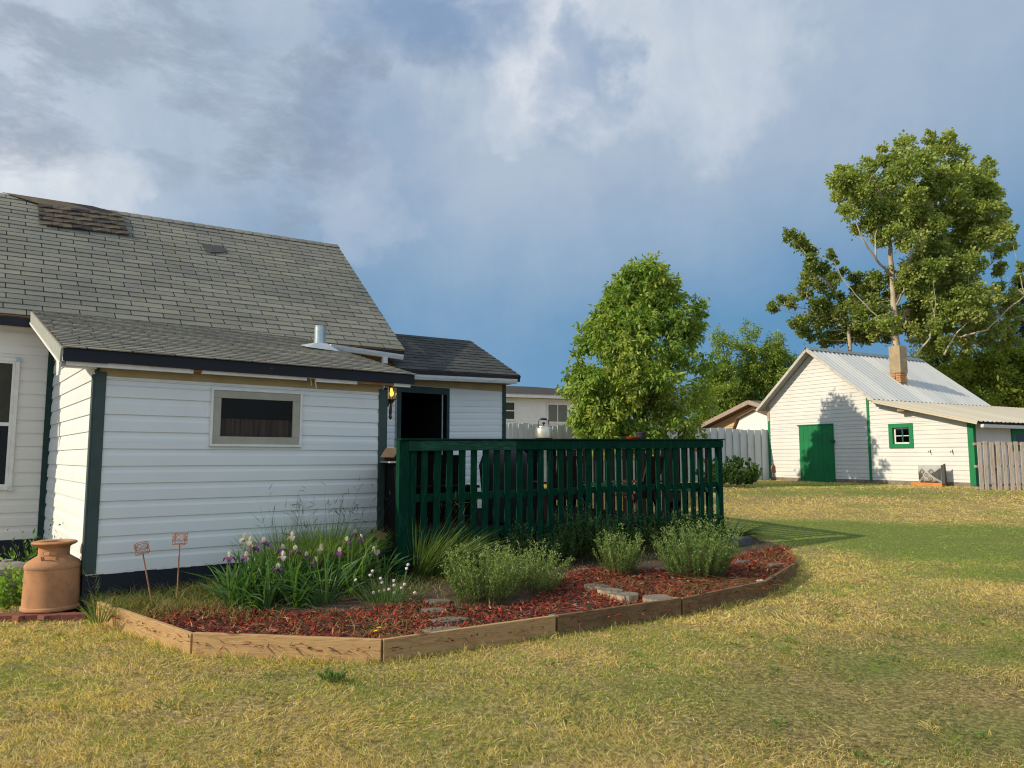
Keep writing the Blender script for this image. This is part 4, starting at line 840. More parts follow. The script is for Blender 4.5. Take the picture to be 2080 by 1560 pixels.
for sgn,f,a,b in ((1,zRt,AP[0],4.38),(-1,zL,-.25,AP[0])):
    nb=7
    for k in range(nb):
        va=v0+.03+(VL-v0-.05)*k/nb; vb=v0+.03+(VL-v0-.05)*(k+1)/nb-.01
        mb.hexa([(a,va,f(a)-.05),(b,va,f(b)-.05),(b,vb,f(b)-.05),(a,vb,f(a)-.05)],[(a,va,f(a)-.022),(b,va,f(b)-.022),(b,vb,f(b)-.022),(a,vb,f(a)-.022)])
mb.build('roof_boards',SOFF,uroof)
mb=MB(); mb.hexa([(4.2,v0+.03,zlow(4.2)-.05),(UW+.3,v0+.03,zlow(UW+.3)-.05),(UW+.3,VLOW,zlow(UW+.3)-.05),(4.2,VLOW,zlow(4.2)-.05)],[(4.2,v0+.03,zlow(4.2)-.022),(UW+.3,v0+.03,zlow(UW+.3)-.022),(UW+.3,VLOW,zlow(UW+.3)-.022),(4.2,VLOW,zlow(4.2)-.022)]); mb.build('roof_boards',SOFF,lroof)
RAKEM=mat('pale_rake_board',(.52,.50,.46),(.36,.33,.29),7,rough=.75)
mb=MB(); mb.beam((AP[0]-.0,v0+.012,AP[1]-.055),(4.38,v0+.012,zRt(4.38)-.055),.022,.085); mb.build('rake_board',RAKEM,SH); mb=MB(); mb.beam((-.26,v0+.012,zL(-.26)-.055),(AP[0]-.0,v0+.012,AP[1]-.055),.022,.085); mb.build('rake_board',RAKEM,SH)
mb=MB(); mb.beam((4.3,v0+.012,zlow(4.3)-.05),(UW+.32,v0+.012,zlow(UW+.32)-.05),.022,.07); mb.build('rake_board',CORRC,SH)
mb=MB()
for k in range(60): mb.beam((UW+.33,v0+.1+k*.155,zlow(UW+.33)-.03),(UW+.33,v0+.1+(k+1)*.155,zlow(UW+.33)-.03-random.uniform(0,.02)),.03,.05+random.uniform(0,.02))
mb.build('eave_edge',BLACK,SH)
gz_=zlow(UW+.34)-.075
mb=MB(); P=[(.02,0),(.02,-.085),(.09,-.09),(.11,0),(.10,0),(.085,-.075),(.03,-.075),(.03,0)]; va=[(UW+.33+a,v0+.12,gz_+b) for a,b in P]; vb=[(UW+.33+a,VLOW,gz_+b) for a,b in P]
mb.add(va+vb,[(k,8+k,8+(k+1)%8,(k+1)%8) for k in range(8)]); mb.add([va[0],va[1],va[2],va[3]],[(0,1,2,3)]); mb.build('gutter',GUTTER,SH)
# chimney
def on_upper(px,py):
    e1=np.array((0,1.,0)); e2=np.array((1,0,-.793)); P0=np.array((AP[0],0,AP[1])); n=np.cross(e2,e1); r=ray(px,py); rl=np.array([r@gx,r@rx,r[2]]); q=CAM-S0; cl=np.array([q@gx,q@rx,q[2]]); t=np.dot(n,P0-cl)/np.dot(n,rl); return cl+rl*t
cb=on_upper(1832,783); ct=1.6-.81+ (930-700)/1500*( (S0+gx*cb[0]+rx*cb[1])[1]); cu,cv=cb[0]-.22,cb[1]+.2; hw=.20
ch=MB(); z1=ct; z0=zRt(cu)-.35
ch.box((cu-hw,cv-hw,z0+.62),(cu+hw,cv+hw,z1)); chim=ch.build('chimney',PLAST,SH,bevel=.012)
mb=MB(); rnd=random.Random(3); z=z0
while z<z0+.62:
    for k in range(2):
        s_=hw-.004-rnd.uniform(0,.02); ox=rnd.uniform(-.012,.012)
        mb.box((cu-s_+ox+k*s_,cv-s_,z),(cu-s_+ox+(k+1)*s_-.012,cv+s_,z+.062))
    z+=.075
mb.build('brick_base',CBRICK,chim)
mb=MB(); mb.box((cu-hw+.07,cv-hw+.07,z0),(cu+hw-.07,cv+hw-.07,z0+.63)); mb.build('mortar_core',PLAST,chim)
mb=MB(); p=G(1841,834); mb.box((p[0]-.10,-.30,p[2]-.03),(p[0]+.13,.0,p[2]+.035)); mb.build('rafter_stub',RAFT,SH)
# side window of the shed
def SD(px,py): q=vplane(px,py,S0+gx*UW,rx)-S0; return q@rx,q[2]
w_=SD(2052,866); mb=MB(); v_=w_[0]
for a,b,c,d2 in ((v_,v_+1.0,1.0,1.62),): 
    mb.box((UW+.01,a,c),(UW+.045,a+.16,d2)); mb.box((UW+.01,b-.16,c),(UW+.045,b,d2)); mb.box((UW+.01,a+.16,d2-.14),(UW+.045,b-.16,d2)); mb.box((UW+.01,a+.16,c),(UW+.045,b-.16,c+.12))
swn=mb.build('window',SHEDG,SH); mb=MB(); mb.box((UW+.012,v_+.15,1.1),(UW+.02,v_+.86,1.5)); mb.build('pane',mat('dark_pane',(.008,.02,.02),(.012,.03,.03),5,rough=.2),swn)
# two iron hooks
for px,lab in ((1891,'left rusty iron hook on the shed wall above the target'),(1936,'right rusty iron hook on the shed wall above the target')):
    p=G(px,920); t=thing('wall_hook',lab,'hook',S0+gx*p[0]+rx*-.01+np.array((0,0,p[2])),SRZ,'hooks on the shed wall'); mb=MB(); mb.tube([(0,0,.05),(0,-.09,.05),(0,-.12,.03),(0,-.12,-.0)],.008,6); mb.box((-.012,-.006,-.01),(.012,0,.09)); mb.build('hook',IRON,t)
# archery bag on an orange beam
p=G(1907,985); bw=thing('timber_beam','short orange wooden beam on the ground under the archery target','beam',S0+gx*G(1901,985)[0]+rx*-.36+np.array((0,0,-.03)),SRZ); mb=MB(); mb.box((-.46,-.09,0),(.45,.10,.115),.004); mb.build('beam',ORANGE,bw,bevel=.006)
tb=thing('archery_target','square grey archery bag target with five printed rings','target',S0+gx*(G(1907,960)[0]-.02)+rx*-.36+np.array((0,0,.088)),SRZ)
Wb,Hb=.33,.50
mb=MB(); n=8; vs=[]
def bagpt(i,j,sgn):
    x=-Wb+2*Wb*i/n; z=Hb*j/n; ed=min(i,n-i,j,n-j); bul=.10*(1-((i/n-.5)*2)**4)*(1-((j/n-.5)*2)**4); return (x,sgn*(.045+bul*.9),z)
for sgn in (-1,1):
    for j in range(n+1):
        for i in range(n+1): vs.append(bagpt(i,j,sgn))
m_=(n+1)**2; fs=[]
for j in range(n):
    for i in range(n): a=j*(n+1)+i; fs.append((a,a+1,a+n+2,a+n+1)); fs.append((m_+a+n+1,m_+a+n+2,m_+a+1,m_+a))
rim=[i for i in range(n+1)]+[j*(n+1)+n for j in range(1,n+1)]+[n*(n+1)+i for i in range(n-1,-1,-1)]+[j*(n+1) for j in range(n-1,0,-1)]
for k in range(len(rim)): a,b=rim[k],rim[(k+1)%len(rim)]; fs.append((b,a,m_+a,m_+b))
mb.add(vs,fs); bag=mb.build('bag',BAGG,tb,smooth=math.radians(50))
def face(x,z,l=.004):
    u=(x+Wb)/(2*Wb); w=z/Hb; bul=.10*(1-((u-.5)*2)**4)*(1-((w-.5)*2)**4); return (x,-(.045+bul*.9)-l,z)
def patch(pts,l=.004):
    c=np.mean(pts,axis=0); m=MB(); vs=[face(*c,l)]; N_=len(pts); sub=[]
    for k in range(N_):
        a=np.array(pts[k]);b=np.array(pts[(k+1)%N_])
        for q in range(5): sub.append(a+(b-a)*q/5)
    for r in (.5,1.): vs+=[face(*(c+(np.array(s)-c)*r),l) for s in sub]
    K_=len(sub); fs=[(0,1+k,1+(k+1)%K_) for k in range(K_)]+[(1+k,1+K_+k,1+K_+(k+1)%K_,1+(k+1)%K_) for k in range(K_)]
    return vs,fs
mb=MB()
for pts in ([(-.325,.06),(-.325,.33),(-.14,.20)],[(.325,.06),(.325,.42),(.10,.22)],[(-.30,.01),(-.20,.07),(-.17,.01)],[(.30,.01),(.20,.07),(.15,.01)]): mb=MB(); mb.add(*patch(pts)); mb.build('printed_corner',BAGD,bag)
def ringp(mb,x,z,r,w):
    vs=[];K_=22
    for k in range(K_): a=2*PI*k/K_; vs+=[face(x+r*math.cos(a),z+r*math.sin(a),.007),face(x+(r-w)*math.cos(a),z+(r-w)*math.sin(a),.007)]
    mb.add(vs,[(2*k,2*((k+1)%K_),2*((k+1)%K_)+1,2*k+1) for k in range(K_)])
for x,z in ((-.17,.31),(.10,.31),(-.04,.215),(-.18,.115),(.07,.115)):
    mb=MB(); ringp(mb,x,z,.058,.013); ringp(mb,x,z,.016,.010)
    if z>.3:
        for k in range(4): a=PI/2*k; b=a+PI/2; c0=np.array((x+.085*math.cos(a),z+.085*math.sin(a))); c1=np.array((x+.085*math.cos(b),z+.085*math.sin(b))); mb.beam(face(*c0,.006),face(*c1,.006),.004,.009)
    mb.build('target_ring',BAGD,bag)
mb=MB()
for k in range(5): x=-.12+k*.036; mb.add(*patch([(x,.025),(x+.026,.025),(x+.026,.052),(x,.052)],.006))
mb.build('lettering',BAGD,bag)
mb=MB(); mb.hexa([(.31,-.03,0),(.40,.0,-.02),(.40,.10,-.02),(.32,.10,0)],[(.325,-.02,.48),(.39,.02,.54),(.39,.08,.54),(.33,.08,.48)]); mb.build('side_shade',BAGD,tb)  # dark slab stands for the shaded side of the bag and its shadow
# weathered pallet panel
p0=at(1991,993,19.6); p0[2]=gz(p0[0],p0[1])-.03; PL=thing('pallet_panel','weathered grey slatted pallet panel standing at the right of the shed','pallet',p0,0); hp=at(1991,897,19.6)[2]-p0[2]; rnd=random.Random(9)
for k in range(10):
    x=.0+k*.163+rnd.uniform(-.01,.01); w=.10+rnd.uniform(-.01,.008); mb=MB(); z1=hp+rnd.uniform(-.015,.01); l=rnd.uniform(-.012,.012)
    mb.hexa([(x+l,0,0),(x+w+l,0,0),(x+w+l,.02,0),(x+l,.02,0)],[(x,0,z1),(x+w,0,z1),(x+w,.02,z1),(x,.02,z1)]); mb.build('slat',PALLET,PL)
PALH=woodmat('weathered_pallet_rail',(.35,.28,.225),(.24,.185,.15),(.12,.085,.07),5,.85,length=(.8,7,7))
for z in (.06,hp*.49,hp-.06): mb=MB(); mb.box((-.05,.022,z-.03),(1.65,.12,z+.035)); mb.build('rail',PALH,PL)
for k in range(4): mb=MB(); mb.box((.08+k*.4,.122,.02),(.16+k*.4,.14,hp-.05)); mb.build('back_slat',PALLET,PL)
# ================================================================== WHITE BOARD FENCE
fa=at(1012,862,21.8); fb=S0+gx*-.02+rx*-.02; fa[2]=0; fbv=(fb-fa)*np.array((1,1,0)); FL=np.linalg.norm(fbv); FRZ=math.atan2(fbv[1],fbv[0]); ftop=2.61
FN=thing('board_fence','tall white board fence between the tree and the shed','fence',(fa[0],fa[1],0),FRZ); npk=64; rnd=random.Random(12)
for k in range(npk):
    x=FL*k/npk; w=FL/npk*(.86 if k%2==0 else 1.2); top=ftop+rnd.uniform(-.02,.02)+.02*math.sin(k*.4); y=.04*(k%2); tw=rnd.uniform(-.05,.12); lean=rnd.uniform(-.012,.012)
    mb=MB(); dx,dy=w/2*math.cos(tw),w/2*math.sin(tw); cx=x+w/2; th=.026
    q=lambda l,z:[(cx-dx+l,y-dy,z),(cx+dx+l,y+dy,z),(cx+dx+l,y+dy+th,z),(cx-dx+l,y-dy+th,z)]
    mb.hexa(q(lean,gz(0,fa[1]+fbv[1]*k/npk)-.02+.015),q(0,top)); mb.build('board',FENCEW,FN)
for z in (1.2,2.2): mb=MB(); mb.box((0,.06,z-.04),(FL-.05,.10,z+.05)); mb.build('rail',FENCEW,FN)
for k in range(5): mb=MB(); mb.box((FL*k/4.05,.10,.5),(FL*k/4.05+.09,.19,2.5)); mb.build('post',FENCEW,FN)
a=at(1381,866,22.6); b=at(1403,897,22.9); mb=MB(); d_=b-a; mb.beam(a,a+d_*5.2,.05,.13,(0,1,0)); tag(mb.build('leaning_board',RAFT),'brown board leaning diagonally against the white fence right of the tree','board')
p=at(1571,955,25.2); t=thing('rusty_bracket','small rusty iron bracket at the shed end of the white fence','bracket',p,FRZ); mb=MB(); mb.box((-.06,-.04,-.10),(.07,.04,.16),.01); mb.build('box',RUST,t); mb=MB(); mb.tube([(0,0,-.1),(.02,0,-.3)],.02,6); mb.build('pin',RUST,t)
p=gp(1514,978); p=np.array([8.2,24.6,.81]); p=at(1512,972,24.0); p[2]=.80; t=thing('tree_stump','short brown cut stump in front of the white fence','stump',p,0); mb=MB(); mb.lathe([(.17,-.05),(.15,.1),(.145,.33),(.0,.335)],14,cap=False); mb.build('trunk',mat('stump_bark',(.22,.12,.06),(.11,.06,.035),8,(1,1,.3),.95,bmp=.6),t,smooth=math.radians(35))
# ================================================================== NEIGHBOURS
na=at(1000,806,33.); ndir=np.array([.933,.36,0]); NRZ=math.atan2(ndir[1],ndir[0]); ez=na[2]
NH=thing('neighbour_house','low white neighbour house with dark brown roof beyond the white fence','house',(na[0],na[1],0),NRZ)
def NF(px,py): q=vplane(px,py,na,ndir)-na; return q@ndir,q[2]+ez
LN=9.5; x1=NF(1031,830); wa=NF(1044,818); wb_=NF(1030,851); wc_=NF(1113,822); wd=NF(1151,857)
mb=MB(); siding(mb,lambda z:(-2,LN),.4,ez-.02,.16,lambda u,z,d:(u,-d,z),.012,'lap'); mb.build('wall',HWALL,NH)
mb=MB(); mb.box((LN-.01,0,.4),(LN,6,ez)); mb.build('wall',HWALL,NH)
mb=MB(); mb.box((-2.4,-.42,ez-.02),(LN+.4,-.38,ez+.14)); mb.build('fascia',WTRIM,NH); mb=MB(); mb.box((-2.4,-.38,ez-.0),(LN+.4,0,ez+.02)); mb.build('soffit',WTRIM,NH)
rz_=1.6+(930-783)/1500.*36.5; xr=NF(1118,785)[0]
mb=MB(); mb.add([(-2.4,-.45,ez+.13),(LN+.4,-.45,ez+.13),(xr+.5,3.2,rz_),(-2.4,3.2,rz_),(LN+.4,6.8,ez+.13),(-2.4,6.8,ez+.13)],[(0,1,2,3),(1,4,2),(4,5,3,2)]); mb.build('roof',HROOF,NH)
for x0,x1_,z0,z1,kind in ((wb_[0]-.7,wa[0],wb_[1],wa[1],0),(wc_[0],wd[0],wd[1],wc_[1],1)):
    mb=MB(); ring(mb,x0-.09,x1_+.09,z0-.09,z1+.09,.09,-.05,-.013); w=mb.build('window',WTRIM,NH); mb=MB(); mb.box((x0,-.03,z0),(x1_,-.02,z1)); mb.build('pane',mat('grey_curtained_pane' if kind else 'dark_green_pane',(.17,.18,.15) if kind else (.03,.045,.02),(.10,.11,.09) if kind else (.015,.02,.01),4,(30,1,.4),.3),w)
    mb=MB(); 
    if kind: mb.box(((x0+x1_)/2-.02,-.045,z0),((x0+x1_)/2+.02,-.031,z1))
    else: mb.box((x0,-.045,(z0+z1)/2-.02),(x1_,-.031,(z0+z1)/2+.03))
    mb.build('mullion',WTRIM,w)
ga_=at(1520,814,36.); 
GA=thing('garage','tan garage gable with brown roof edge peeking above the white fence','garage',(ga_[0],ga_[1],0),SRZ)
def GF(px,py): q=vplane(px,py,ga_,gx)-ga_; return q@gx,q[2]+ga_[2]
l_=GF(1413,868); sl_=(ga_[2]-l_[1])/-l_[0]; hwid=-l_[0]+.4; zf=lambda u:ga_[2]-sl_*abs(u)
mb=MB(); siding(mb,lambda z:(-min(hwid-.4,(ga_[2]-.15-z)/sl_),min(hwid-.4,(ga_[2]-.15-z)/sl_)),.5,ga_[2]-.2,.3,lambda u,z,d:(u,.55-d,z),.02,'lap'); mb.build('wall',TANW,GA)
for s in (-1,1):
    mb=MB(); mb.hexa([(0,0,ga_[2]-.12),(s*hwid,0,zf(hwid)-.12),(s*hwid,7,zf(hwid)-.12),(0,7,ga_[2]-.12)][::s],[(0,0,ga_[2]+.02),(s*hwid,0,zf(hwid)+.02),(s*hwid,7,zf(hwid)+.02),(0,7,ga_[2]+.02)][::s]); mb.build('roof',TANR,GA)
    mb=MB(); mb.beam((0,-.02,ga_[2]-.07),(s*hwid,-.02,zf(hwid)-.07),.03,.2); mb.build('rake_board',mat('grey_brown_rake',(.33,.26,.22),(.26,.2,.17),6),GA)
ba=at(1535,833,31.); BS=thing('barn_shed','small white gambrel roofed barn shed between fence and tan garage','shed',(ba[0],ba[1],0),SRZ)
def BF(px,py): q=vplane(px,py,ba,gx)-ba; return q@gx,q[2]+ba[2]
p1=BF(1502,851); p2=BF(1494,872); prof=[(0,ba[2]),(-p1[0],p1[1]),(-p2[0]+.05,p2[1]-.1),(-p2[0]+.05,.6)]
mb=MB(); pts=[(x,0,z) for x,z in prof]+[(-x,0,z) for x,z in prof[::-1]][:-1]; mb.add(pts,[tuple(range(len(pts)))]); bw_=mb.build('wall',HWALL,BS)
mb=MB(); mb.box((-.35,-.02,.6),(.75,-.005,ba[2]-1.05)); mb.box((.18,-.026,.6),(.21,-.021,ba[2]-1.05)); mb.build('door',HWALL,BS)
mb=MB()
pr=[(x*1.03,z+.05) for x,z in prof[:3]]
for s in (-1,1):
    for (xa,za),(xb,zb) in zip(pr,pr[1:]): mb.hexa([(s*xa,-.15,za-.04),(s*xb,-.15,zb-.04),(s*xb,3,zb-.04),(s*xa,3,za-.04)],[(s*xa,-.15,za),(s*xb,-.15,zb),(s*xb,3,zb),(s*xa,3,za)])
mb.build('roof',TANR,BS)
# ================================================================== TREES
def limb(mb,pts,r0,r1,n=7):
    m=[]; pts=[np.array(p,float) for p in pts]
    for a,b in zip(pts,pts[1:]):
        for k in range(4): m.append(a+(b-a)*k/4+(RNG.normal(size=3)*.02*np.linalg.norm(b-a) if k else 0))
    m.append(pts[-1]); K_=len(m); mb.tube(m,[r0+(r1-r0)*(i/(K_-1))**.8 for i in range(K_)],n)
def clump_leaves(centers,radii,nl,size,wid,cols,sub=7,droop=.5,outc=None,flat=.85,var=.25,spread=.33):
    parts=[]
    P=[];D=[];C=[]
    for c,r in zip(centers,radii):
        s=sub; sc=c+rdir(s)*(RNG.random((s,1))**.45)*r*np.array([1,1,flat]); k=max(3,int(nl*(r/np.mean(radii))**1.6/s))
        idx=np.repeat(np.arange(s),k); p=sc[idx]+RNG.normal(size=(s*k,3))*r*spread*.5
        o=unit(p-c+RNG.normal(size=p.shape)*.02); d=unit(o*.6+RNG.normal(size=p.shape)*.55+np.array([0,0,-droop])); P.append(p); D.append(d)
        tint=cols[RNG.integers(0,len(cols))]; C.append(np.clip(palette(s*k,cols,var)*.55+np.array(tint)*.45,0,1))
    P=np.concatenate(P);D=np.concatenate(D);C=np.concatenate(C); n=len(P)
    S=unit(np.cross(D,rdir(n)+np.array([0,0,.9]))); L=size*RNG.uniform(.65,1.25,n); W_=wid*RNG.uniform(.7,1.2,n)
    return leaf_quads(P,D,S,L,W_,C,.2)
def rows_clumps(rows,Y,n,r,depth=.85,skip=None,surf=.4):
    rows=np.array(rows,float); py=rows[:,0]; w=rows[:,2]-rows[:,1]; cum=np.concatenate([[0],np.cumsum((w[1:]+w[:-1])/2*np.diff(py))]); cen=[];rad=[]
    while len(cen)<n:
        y=np.interp(RNG.random()*cum[-1],cum,py); xl=np.interp(y,py,rows[:,1]); xr=np.interp(y,py,rows[:,2]); a=RNG.random()*2*PI; f=RNG.random()**surf
        rp=r*FPX/Y*.40; hx=max((xr-xl)/2-rp,3); x=(xl+xr)/2+hx*f*math.cos(a); dy=hx*Y/FPX*depth*f*math.sin(a)
        if skip and skip(x,y,dy): continue
        q=at(x,y,Y); q[1]+=dy; q[0]*=1+dy/Y; q[2]=CAM[2]+(q[2]-CAM[2])*(1+dy/Y); cen.append(q); rad.append(r*RNG.uniform(.75,1.25))
    return np.array(cen),np.array(rad)
def make_tree(name,label,cen,rad,nl,size,wid,cols,base,trunk,limbs,bark,group=None,cat='tree',**k):
    t=thing(name,label,cat,base,0,group); b=np.array(base)
    mb=MB()
    for pts,r0,r1 in trunk: limb(mb,[np.array(p)-b for p in pts],r0,r1,9)
    allp=np.concatenate([np.linspace(np.array(p[i]),np.array(p[i+1]),8) for p,_,_ in trunk for i in range(len(p)-1)])
    if limbs:
        for c in cen[RNG.choice(len(cen),min(limbs,len(cen)),replace=False)]:
            cand=allp[allp[:,2]<c[2]-.2] if (allp[:,2]<c[2]-.2).any() else allp[:1]
            q=cand[np.argmin(np.linalg.norm((cand-c)*np.array([1,1,.6]),axis=1))]; m=(q+c)/2+np.array([0,0,-.06*np.linalg.norm(c-q)]); limb(mb,[q-b,m-b,c-b],.010+.008*np.linalg.norm(c-q)*.5,.005,5)
    mb.build('trunk',bark,t,smooth=1)
    v,lp,tt,c=clump_leaves(cen-b,rad,nl,size,wid,cols,**k); raw_mesh('crown',v,4,lp,tt,c,LEAF,t); return t
MAPLE=[(.17,.275,.04),(.23,.325,.05),(.105,.195,.03),(.34,.38,.08)]
rows=[(532,1302,1334),(546,1264,1352),(581,1232,1374),(617,1218,1394),(656,1198,1426),(690,1172,1430),(732,1148,1454),(783,1136,1460),(837,1152,1444),(886,1160,1408),(904,1168,1388)]
BY=21.25
cen,rad=rows_clumps(rows,BY,262,.40,.85,lambda x,y,dy:(dy<.8 and 1292<x<1335 and 790<y<875) or (1385<x<1412 and 690<y<714) or vnoise(np.array([x/34.]),np.array([y/30.+dy*.8]),5)[0]<.24)
e=rows_clumps([(612,1396,1432),(650,1385,1430),(690,1390,1420)],BY,9,.28,.6); cen=np.concatenate([cen,e[0]]); rad=np.concatenate([rad,e[1]])
e=rows_clumps([(534,1318,1332),(560,1300,1350)],BY,4,.22,.6); cen=np.concatenate([cen,e[0]]); rad=np.concatenate([rad,e[1]])
bx=at(1305,960,BY+.1); bx[2]=gz(0,BY)
make_tree('box_elder_tree','bushy bright green box elder tree standing behind the deck',cen,rad,210,.15,.07,MAPLE,bx,[([bx,at(1310,850,BY+.1),at(1312,720,BY+.1),at(1318,580,BY)],.15,.03),([at(1309,880,BY+.1),at(1270,780,BY-.4),at(1240,690,BY-.5)],.08,.02),([at(1311,820,BY+.1),at(1370,720,BY),at(1408,640,BY)],.08,.02)],40,BARK,sub=8,droop=.75)
# cottonwoods behind the shed: clumps read off as (x, y, radius)
def zc(l,Y,jit,rs=1.): 
    c=[];r=[]
    for x,y,q in l:
        px,py=1540+x/3.12,260+y/3.12; dy=RNG.uniform(-jit,jit); p=at(px,py,Y); p[1]+=dy; p[0]*=1+dy/Y; p[2]=CAM[2]+(p[2]-CAM[2])*(1+dy/Y); c.append(p); r.append(q/3.12*Y/FPX*rs)
    return np.array(c),np.array(r)
cw=[(1200,100,75),(1130,130,70),(1210,60,40),(1090,60,40),(950,120,75),(900,90,35),(800,130,32),(690,225,38),(720,250,30),(520,270,36),(540,310,40),(560,400,85),(490,360,35),(490,440,40),(560,500,60),(700,330,65),(640,330,50),(850,230,90),(780,210,50),(850,300,80),(1000,260,110),(1060,190,80),(1250,230,85),(1280,150,40),(760,440,85),(640,470,70),(900,420,105),(1050,400,110),(1200,370,110),(1300,290,60),(1350,320,75),(1380,290,40),(1440,360,45),(1430,420,70),(1500,420,45),(1450,500,85),(1350,480,100),(1540,530,50),(1560,570,35),(1510,640,60),(1600,660,40),(1625,640,25),(1570,740,55),(1540,790,40),(1430,620,90),(1300,620,105),(1150,550,110),(1000,550,100),(880,550,85),(760,560,60),(610,660,38),(600,700,35),(980,700,90),(1130,730,115),(1270,740,100),(1400,740,75),(1480,740,50),(1040,860,105),(1180,880,115),(1310,850,90),(960,980,75),(1100,1020,100),(1230,1000,100),(1340,970,60),(1320,1080,75),(1150,1150,90),(1270,1160,85),(1010,1110,55),(1530,890,38),(1520,920,30),(1530,1000,34),(1480,1060,60),(1420,1070,55),(1550,1110,60),(1440,1170,75),(1600,1160,60),(1640,1060,45),(1655,960,35),(1665,880,32),(1620,1250,60),(1500,1260,70),(1400,1260,60),(1200,1270,80),(1320,1310,70),(1060,1230,60),(1430,1350,60),(1590,1350,70),(870,1290,35),(890,1230,35),(880,1000,55),(760,700,35)]
cw+=[(RNG.uniform(520,1480),RNG.uniform(230,700),RNG.uniform(45,80)) for _ in range(60)]
cw=[c for c in cw if not (c[0]<620 and c[1]>540) and not (c[0]<760 and c[1]<300 and c[2]>40)]
cw+=[(RNG.uniform(950,1420),RNG.uniform(700,1250),RNG.uniform(50,80)) for _ in range(24)]
cw+=[(RNG.uniform(900,1300),RNG.uniform(880,1420),RNG.uniform(45,75)) for _ in range(26)]+[(RNG.uniform(640,840),RNG.uniform(940,1330),RNG.uniform(35,60)) for _ in range(9)]
cen,rad=zc(cw,33.,2.2)
CW=[(.23,.29,.065),(.28,.34,.085),(.17,.235,.05),(.34,.37,.12)]
q=lambda x,y,d=0:at(1540+x/3.12,260+y/3.12,33.+d)
bt=at(1818,960,33.); bt[2]=.8
tr=[([bt,q(868,1330),q(862,1150),q(850,950),q(828,700),q(800,520),q(765,400),(q(740,300))],.19,.03),([q(850,945),q(745,830,-.8),q(650,690,-1.),q(600,520,-1.)],.065,.02),([q(745,830,-.8),q(742,680,-.8),q(770,560,-.8)],.045,.015),([q(868,1140),q(925,1030,-.6),q(940,900,-.8),q(985,760,-.6),(q(1040,600))],.05,.015),([q(870,1290,-.3),q(770,1210,-1),q(650,1090,-1),q(540,960,-1),q(480,850,-1)],.045,.01),([q(868,1250),q(960,1150,.5),q(1140,950,1),q(1300,800,1)],.12,.02),([q(880,1250),q(1000,1200,1),q(1250,1000,1.5),q(1480,860,1)],.10,.02),([q(862,1100),q(990,850,1),q(1100,560,1),q(1160,260,1)],.12,.02),([q(1300,1320,-1.5),q(1450,1280,-1.7),q(1560,1170,-1.7),q(1690,1060,-1.7)],.05,.015),([q(990,1450,-1.5),q(1090,1330,-1.7),q(1120,1180,-1.7)],.05,.015),([q(1180,1440,-1.5),q(1250,1310,-1.7),q(1330,1230,-1.7)],.045,.015)]
make_tree('cottonwood_tree','tall cottonwood tree with pale trunk rising behind the shed chimney',cen,rad,560,.135,.12,CW,bt,tr,120,BARKP,'cottonwoods behind the shed',sub=11,droop=.2,spread=.42)
cw2=[(205,670,38),(190,720,32),(250,720,50),(310,770,55),(350,830,45),(340,890,45),(400,900,55),(320,960,50),(300,1030,55),(420,980,70),(480,950,40),(465,800,30),(490,850,16),(540,905,28),(610,940,45),(690,1010,60),(640,1020,50),(720,950,45),(790,940,55),(760,1020,60),(100,1130,38),(160,1080,36),(220,1110,40),(75,1140,20),(250,1230,50),(320,1220,65),(400,1110,70),(480,1100,60),(430,1210,100),(560,1170,95),(680,1170,85),(600,1100,60),(540,1290,100),(660,1300,100),(780,1300,70),(330,1310,60),(450,1340,60),(760,1110,60),(800,1190,60),(280,1290,40)]
cen,rad=zc(cw2,34.5,1.5); q2=lambda x,y,d=0:at(1540+x/3.12,260+y/3.12,34.5+d)
bt=at(1733,960,34.5); bt[2]=.8
make_tree('cottonwood_tree','lower dark cottonwood with ragged arms left of the tall cottonwood',cen,rad,520,.135,.12,[(.15,.21,.045),(.19,.25,.055),(.11,.16,.035),(.24,.27,.08)],bt,[([bt,q2(580,1350),q2(560,1180),q2(470,1030),q2(370,880),q2(250,730)],.11,.02),([q2(575,1300),q2(640,1180),q2(740,1000)],.06,.02),([q2(570,1250),q2(430,1180),q2(270,1140),q2(130,1110)],.05,.01),([q2(735,1230),q2(725,1120),q2(705,1060)],.08,.06)],70,BARKP,'cottonwoods behind the shed',sub=11,droop=.2,spread=.42)
BGC=[(.17,.26,.04),(.21,.30,.045),(.13,.21,.03),(.27,.32,.06)]
def simple_tree(name,label,rows,Y,n,r,nl,size,wid,cols,px,group=None,cat='tree',**k):
    cen,rad=rows_clumps(rows,Y,n,r,.9); b=at(px,960,Y); b[2]=.8; mid=rows[len(rows)//2]; top=rows[0]
    return make_tree(name,label,cen,rad,nl,size,wid,cols,b,[([b,at(px,mid[0]+30,Y),at((top[1]+top[2])/2,top[0]+12,Y)],.14,.03)],12,BARK,group,cat,**k)
simple_tree('ash_tree','pointed light green tree right behind the box elder',[(690,1458,1480),(720,1442,1496),(770,1432,1512),(830,1425,1520),(880,1420,1525)],45.,60,.72,260,.17,.08,BGC,1470,'trees behind the white fence',sub=8,droop=.4)
simple_tree('ash_tree','tallest pointed tree in the gap left of the shed roof',[(668,1510,1528),(700,1498,1540),(750,1490,1556),(800,1485,1565),(870,1480,1570)],46.,70,.75,260,.17,.08,BGC,1520,'trees behind the white fence',sub=8,droop=.4)
simple_tree('ash_tree','rounded tree touching the left slope of the shed roof',[(688,1568,1590),(715,1550,1622),(760,1545,1640),(810,1540,1650)],46.,60,.75,260,.17,.08,BGC,1590,'trees behind the white fence',sub=8,droop=.4)
simple_tree('ash_tree','light green tree filling the gap between the box elder and the pointed tree',[(745,1425,1455),(790,1405,1475),(840,1400,1490),(885,1400,1495)],46.,44,.75,260,.17,.08,BGC,1440,'trees behind the white fence',sub=8,droop=.4)
